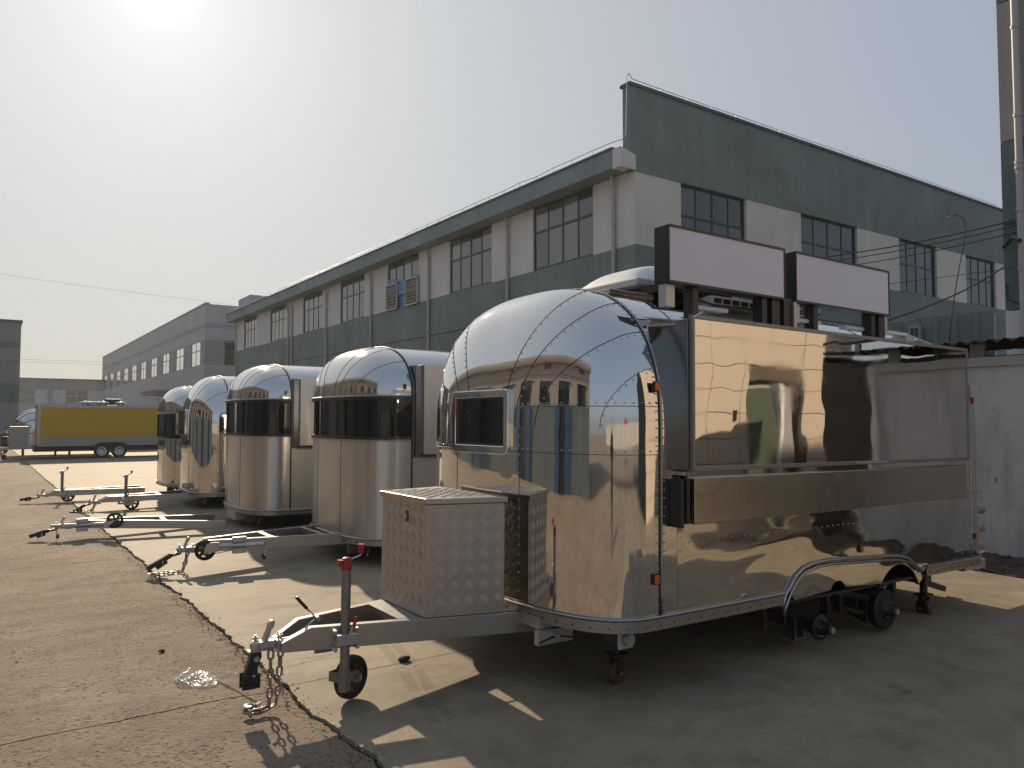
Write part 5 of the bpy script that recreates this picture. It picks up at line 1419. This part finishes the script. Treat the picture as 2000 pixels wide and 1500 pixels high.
for x in (2.30, 2.95):
    w_ = MB().lathe((x, .05, .29), (0, -1, 0), [(0, .2), (0, .28), (.02, .29), (.17, .29), (.18, .27), (.185, .2), (.18, .19)], 30).build('wheel', M['rubber'], YT, smooth=True)
    h = MB().lathe((x, -.06, .29), (0, -1, 0), [(.05, .0), (.06, .06), (.03, .08), (.03, .13)], 20)
    h.lathe((x, -.06, .29), (0, -1, 0), [(.03, .16), (.06, .175), (.06, .195), (.02, .2)], 24)
    for k in range(8): t = 2 * PI * k / 8; h.bar((x + .1 * math.cos(t), -.095, .29 + .1 * math.sin(t)), (x + .18 * math.cos(t), -.105, .29 + .18 * math.sin(t)), .05, .02, up=(0, 1, 0))
    h.build('rim', M['white'], w_, smooth=True)
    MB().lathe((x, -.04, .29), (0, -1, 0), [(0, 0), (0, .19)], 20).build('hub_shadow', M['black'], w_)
MB().box(-.1, 6.6, .2, 1.9, .30, .52).build('chassis', M['dark_frame'], YT)
for x in (.6, 1.1): MB().box(x, x + .08, .1, .2, .1, .45).build('corner_leg', M['dark_frame'], YT)
lk_ = MB().box(-.92, -.30, .25, 1.7, .46, 1.30).build('front_locker', M['skirt'], YT)
MB().box(-.93, -.29, .24, 1.71, 1.301, 1.33).build('locker_lid', M['alu'], lk_)
MB().box(-.932, -.921, .5, 1.4, .55, 1.25).build('locker_door', M['galv'], lk_)
MB().bar((-.1, .4, .45), (-1.9, 1.0, .42), .06, .08).bar((-.1, 1.7, .45), (-1.9, 1.1, .42), .06, .08).cyl((-1.2, .9, .1), (-1.2, .9, .5), .03).build('drawbar_frame', M['galv'], YT)
MB().lathe((-1.1, .85, .1), (0, -1, 0), [(0, 0), (0, .1), (.05, .1), (.05, 0)], 16).build('jockey_wheel', M['rubber'], YT)
for x in (1.75, 2.43, 3.12):
    f = MB().cyl((x, 1.0, 2.19), (x, 1.0, 2.34), .13, n=16).build('roof_fan', M['galv'], YT, smooth=True)
    MB().lathe((x, 1.0, 2.34), (0, 0, 1), [(0, .24), (.02, .22), (.07, .04), (.08, 0)], 20).build('fan_cap', M['mirror_dome'], f, smooth=True)
MB().box(1.75, 2.5, 1.2, 1.7, 2.19, 2.40).build('roof_unit', M['lgrey'], YT, bevel=.03); MB().box(2.55, 3.2, 1.3, 1.7, 2.25, 2.52).build('roof_unit', M['dark_frame'], YT, bevel=.03)
DT = thing('dome_trailer', 'silver ribbed dome trailer end peeping out behind the yellow trailer', 'trailer', (1.95, 40.6, 0))
Sd = Shell(1.0, .95, 3.0, .4, 1.2, 2.1, m=2.2, n=2.1)
cap(DT, Sd, M['dome_satin'], M['brushed'], [(.3, .8), (.6, .5), (.8, .25)], [.4, 1.0, 1.2], seam=.03)
MB().box(0, 3, -1, 1, .4, 2.0).build('body', M['brushed'], DT)
for sx in (-.8, 2.5): MB().cyl((sx + .3, -.5, 0), (sx + .3, -.5, .4), .05).build('leg', M['black'], DT)
# hedge behind the yellow trailer
hm = MB()
for k in range(5200):
    x = random.uniform(5.0, 14); y = random.uniform(42.5, 44.5); z = random.random() ** .7 * (.55 + .18 * noise.noise((x * 1.2, y, 0)))
    a = random.random() * PI; b = random.uniform(-.8, .8); s_ = random.uniform(.04, .10)
    u = Vector((math.cos(a), math.sin(a), b)).normalized() * s_; v = u.orthogonal().normalized() * s_ * .6
    c = Vector((x, y, z)); hm.add([c - u, c + v, c + u, c - v], [(0, 1, 2, 3)])
tag(hm.build('hedge', M['foliage'], recalc=False), 'low ragged green hedge under and behind the yellow trailer', 'hedge', kind='stuff')
MB().box(4.6, 14.2, 42.1, 42.3, 0, .14).build('hedge_kerb', M['leadwhite'])
tag(bpy.data.objects['hedge_kerb'], 'pale kerb along the front of the low hedge', 'kerb')
# parked scooters at the far left
def scooter(x, y, label, mt):
    s_ = thing('scooter', label, 'scooter', (x, y, 0), (0, 0, R(80 + 10 * random.random())), group='scooters parked at the far left edge')
    for q in (-.6, .6):
        MB().lathe((q, .04, .24), (0, -1, 0), [(0, .17), (0, .24), (.08, .24), (.08, .17)], 18).build('wheel', M['rubber'], s_, smooth=True)
    MB().prism([(-.75, .45), (-.2, .5), (.0, .3), (.35, .3), (.5, .85), (.45, .95), (.3, .4), (-.1, .55), (-.2, .75), (-.8, .7)], 'y', -.12, .12).build('body', M[mt], s_, bevel=.02)
    MB().box(-.75, -.1, -.12, .12, .72, .8).build('seat', M['black'], s_, bevel=.02)
    MB().tube([(.42, -.3, 1.0), (.46, 0, .98), (.42, .3, 1.0)], .02, 6).cyl((.46, 0, .5), (.44, 0, 1.0), .03).build('handlebar', M['galv'], s_)
    MB().ball((.42, -.28, 1.12), .06, 8, 5).build('mirror', M['galv'], s_)
for k, (x, y, mt) in enumerate(((.35, 49, 'white'), (1.05, 49.6, 'jacket'), (.9, 44.5, 'jacket'))):
    scooter(x, y, ['white scooter at the very left edge of the yard', 'dark scooter next to the yellow trailer locker', 'dark scooter nearest the silver dome trailer'][k], mt)

# ------------------------------------------------------------------ plastic film caught on the hitch
def film(u, v):
    # a bag dragged flat: wide on the left, drawn to a rope on the right
    x = 1.0 + .36 * u; w = .17 * math.sin(PI * min(1, u * 1.35 + .04)) ** .7 * (1 - .0 * u) if u < .62 else .035
    if u >= .5: w = .035 + (.12) * max(0, (.66 - u) / .16) ** 1.0 * (1 if u < .66 else 0)
    yc = 5.05 - .12 * u - .75 * max(0, u - .55) ** 1.2
    y = yc + (v - .5) * 2 * w + .02 * noise.noise((u * 9, v * 5, 1))
    z = .008 + .05 * abs(noise.noise((u * 5, v * 3, 3))) + .012 * abs(noise.noise((u * 18, v * 10, 5))) + (.13 * max(0, u - .62) * 2)
    return (x, y, z)
bag = MB().grid(film, 70, 40).build('plastic_bag', M['film'], smooth='all', recalc=False)
tag(bag, 'crumpled clear plastic bag lying on the road and caught on the black hitch', 'plastic bag')

# ------------------------------------------------------------------ overhead cables
def cable(a, b, sag, r, label, name='overhead_cable', grp='cables strung to the tall building at the right', n=24):
    a, b = Vector(a), Vector(b); P = []
    for i in range(n + 1):
        t = i / n; p = a + (b - a) * t; p.z -= sag * 4 * t * (1 - t); P.append(p)
    o = MB().tube(P, r, 6).build(name, M['wire'], smooth='all'); tag(o, label, 'cable', grp)
cable((15.94, 6.34, 5.37), (16.4, 16.3, 6.3), .35, .012, 'upper of the three cables running from the tall building towards the factory gable')
cable((15.94, 6.28, 5.27), (16.4, 16.3, 6.15), .35, .009, 'middle of the three cables running from the tall building towards the factory gable')
cable((15.94, 6.22, 5.15), (16.4, 16.3, 6.05), .40, .009, 'lowest of the three cables running from the tall building towards the factory gable')
cable((15.94, 6.52, 4.53), (7.0, 4.35, 2.46), .12, .013, 'thick dark cable slanting down from the tall building to the mirror trailer roof')
cable((15.94, 6.4, 4.47), (16.3, 16.4, 4.9), .05, .006, 'thin cable crossing in front of the factory gable windows')
lc = MB().tube([(11.5, 5.45, 4.55), (11.5, 5.32, 4.57), (11.5, 5.22, 4.48), (11.5, 5.20, 4.3), (11.5, 5.27, 3.95), (11.5, 5.36, 3.5), (11.5, 5.44, 3.0), (11.5, 5.47, 2.7)], .008, 6).build('overhead_cable', M['wire'], smooth='all')
tag(lc, 'loose black cable hanging down from the cable bundle to the shed roof', 'cable')
cable((-30, 64, 15.0), (15.85, 61.3, 10.6), .6, .007, 'long thin cable crossing the sky at the left', grp='far cables at the left')
cable((-30, 120, 9.9), (16.2, 112, 9.2), .2, .012, 'far upper cable low in the sky beyond the yard', grp='far cables at the left')
cable((-30, 120, 9.6), (16.2, 112, 8.85), .2, .012, 'far lower cable just above the pale workshop', grp='far cables at the left')

for o in list(bpy.data.objects):
    if o.get('_world') is not None: del o['_world']

# ------------------------------------------------------------------ haze in the air
t = bpy.data.materials.new('haze'); t.use_nodes = True; t.node_tree.nodes.clear()
ho = t.node_tree.nodes.new('ShaderNodeOutputMaterial'); hv = t.node_tree.nodes.new('ShaderNodeVolumePrincipled')
hv.inputs['Color'].default_value = (0.93, 0.94, 0.96, 1); hv.inputs['Density'].default_value = 0.0006; hv.inputs['Anisotropy'].default_value = 0.35
t.node_tree.links.new(hv.outputs[0], ho.inputs['Volume'])
hz = MB().box(-720, 720, -720, 920, -2.0, 20.0).build('haze', t); tag(hz, kind='stuff')
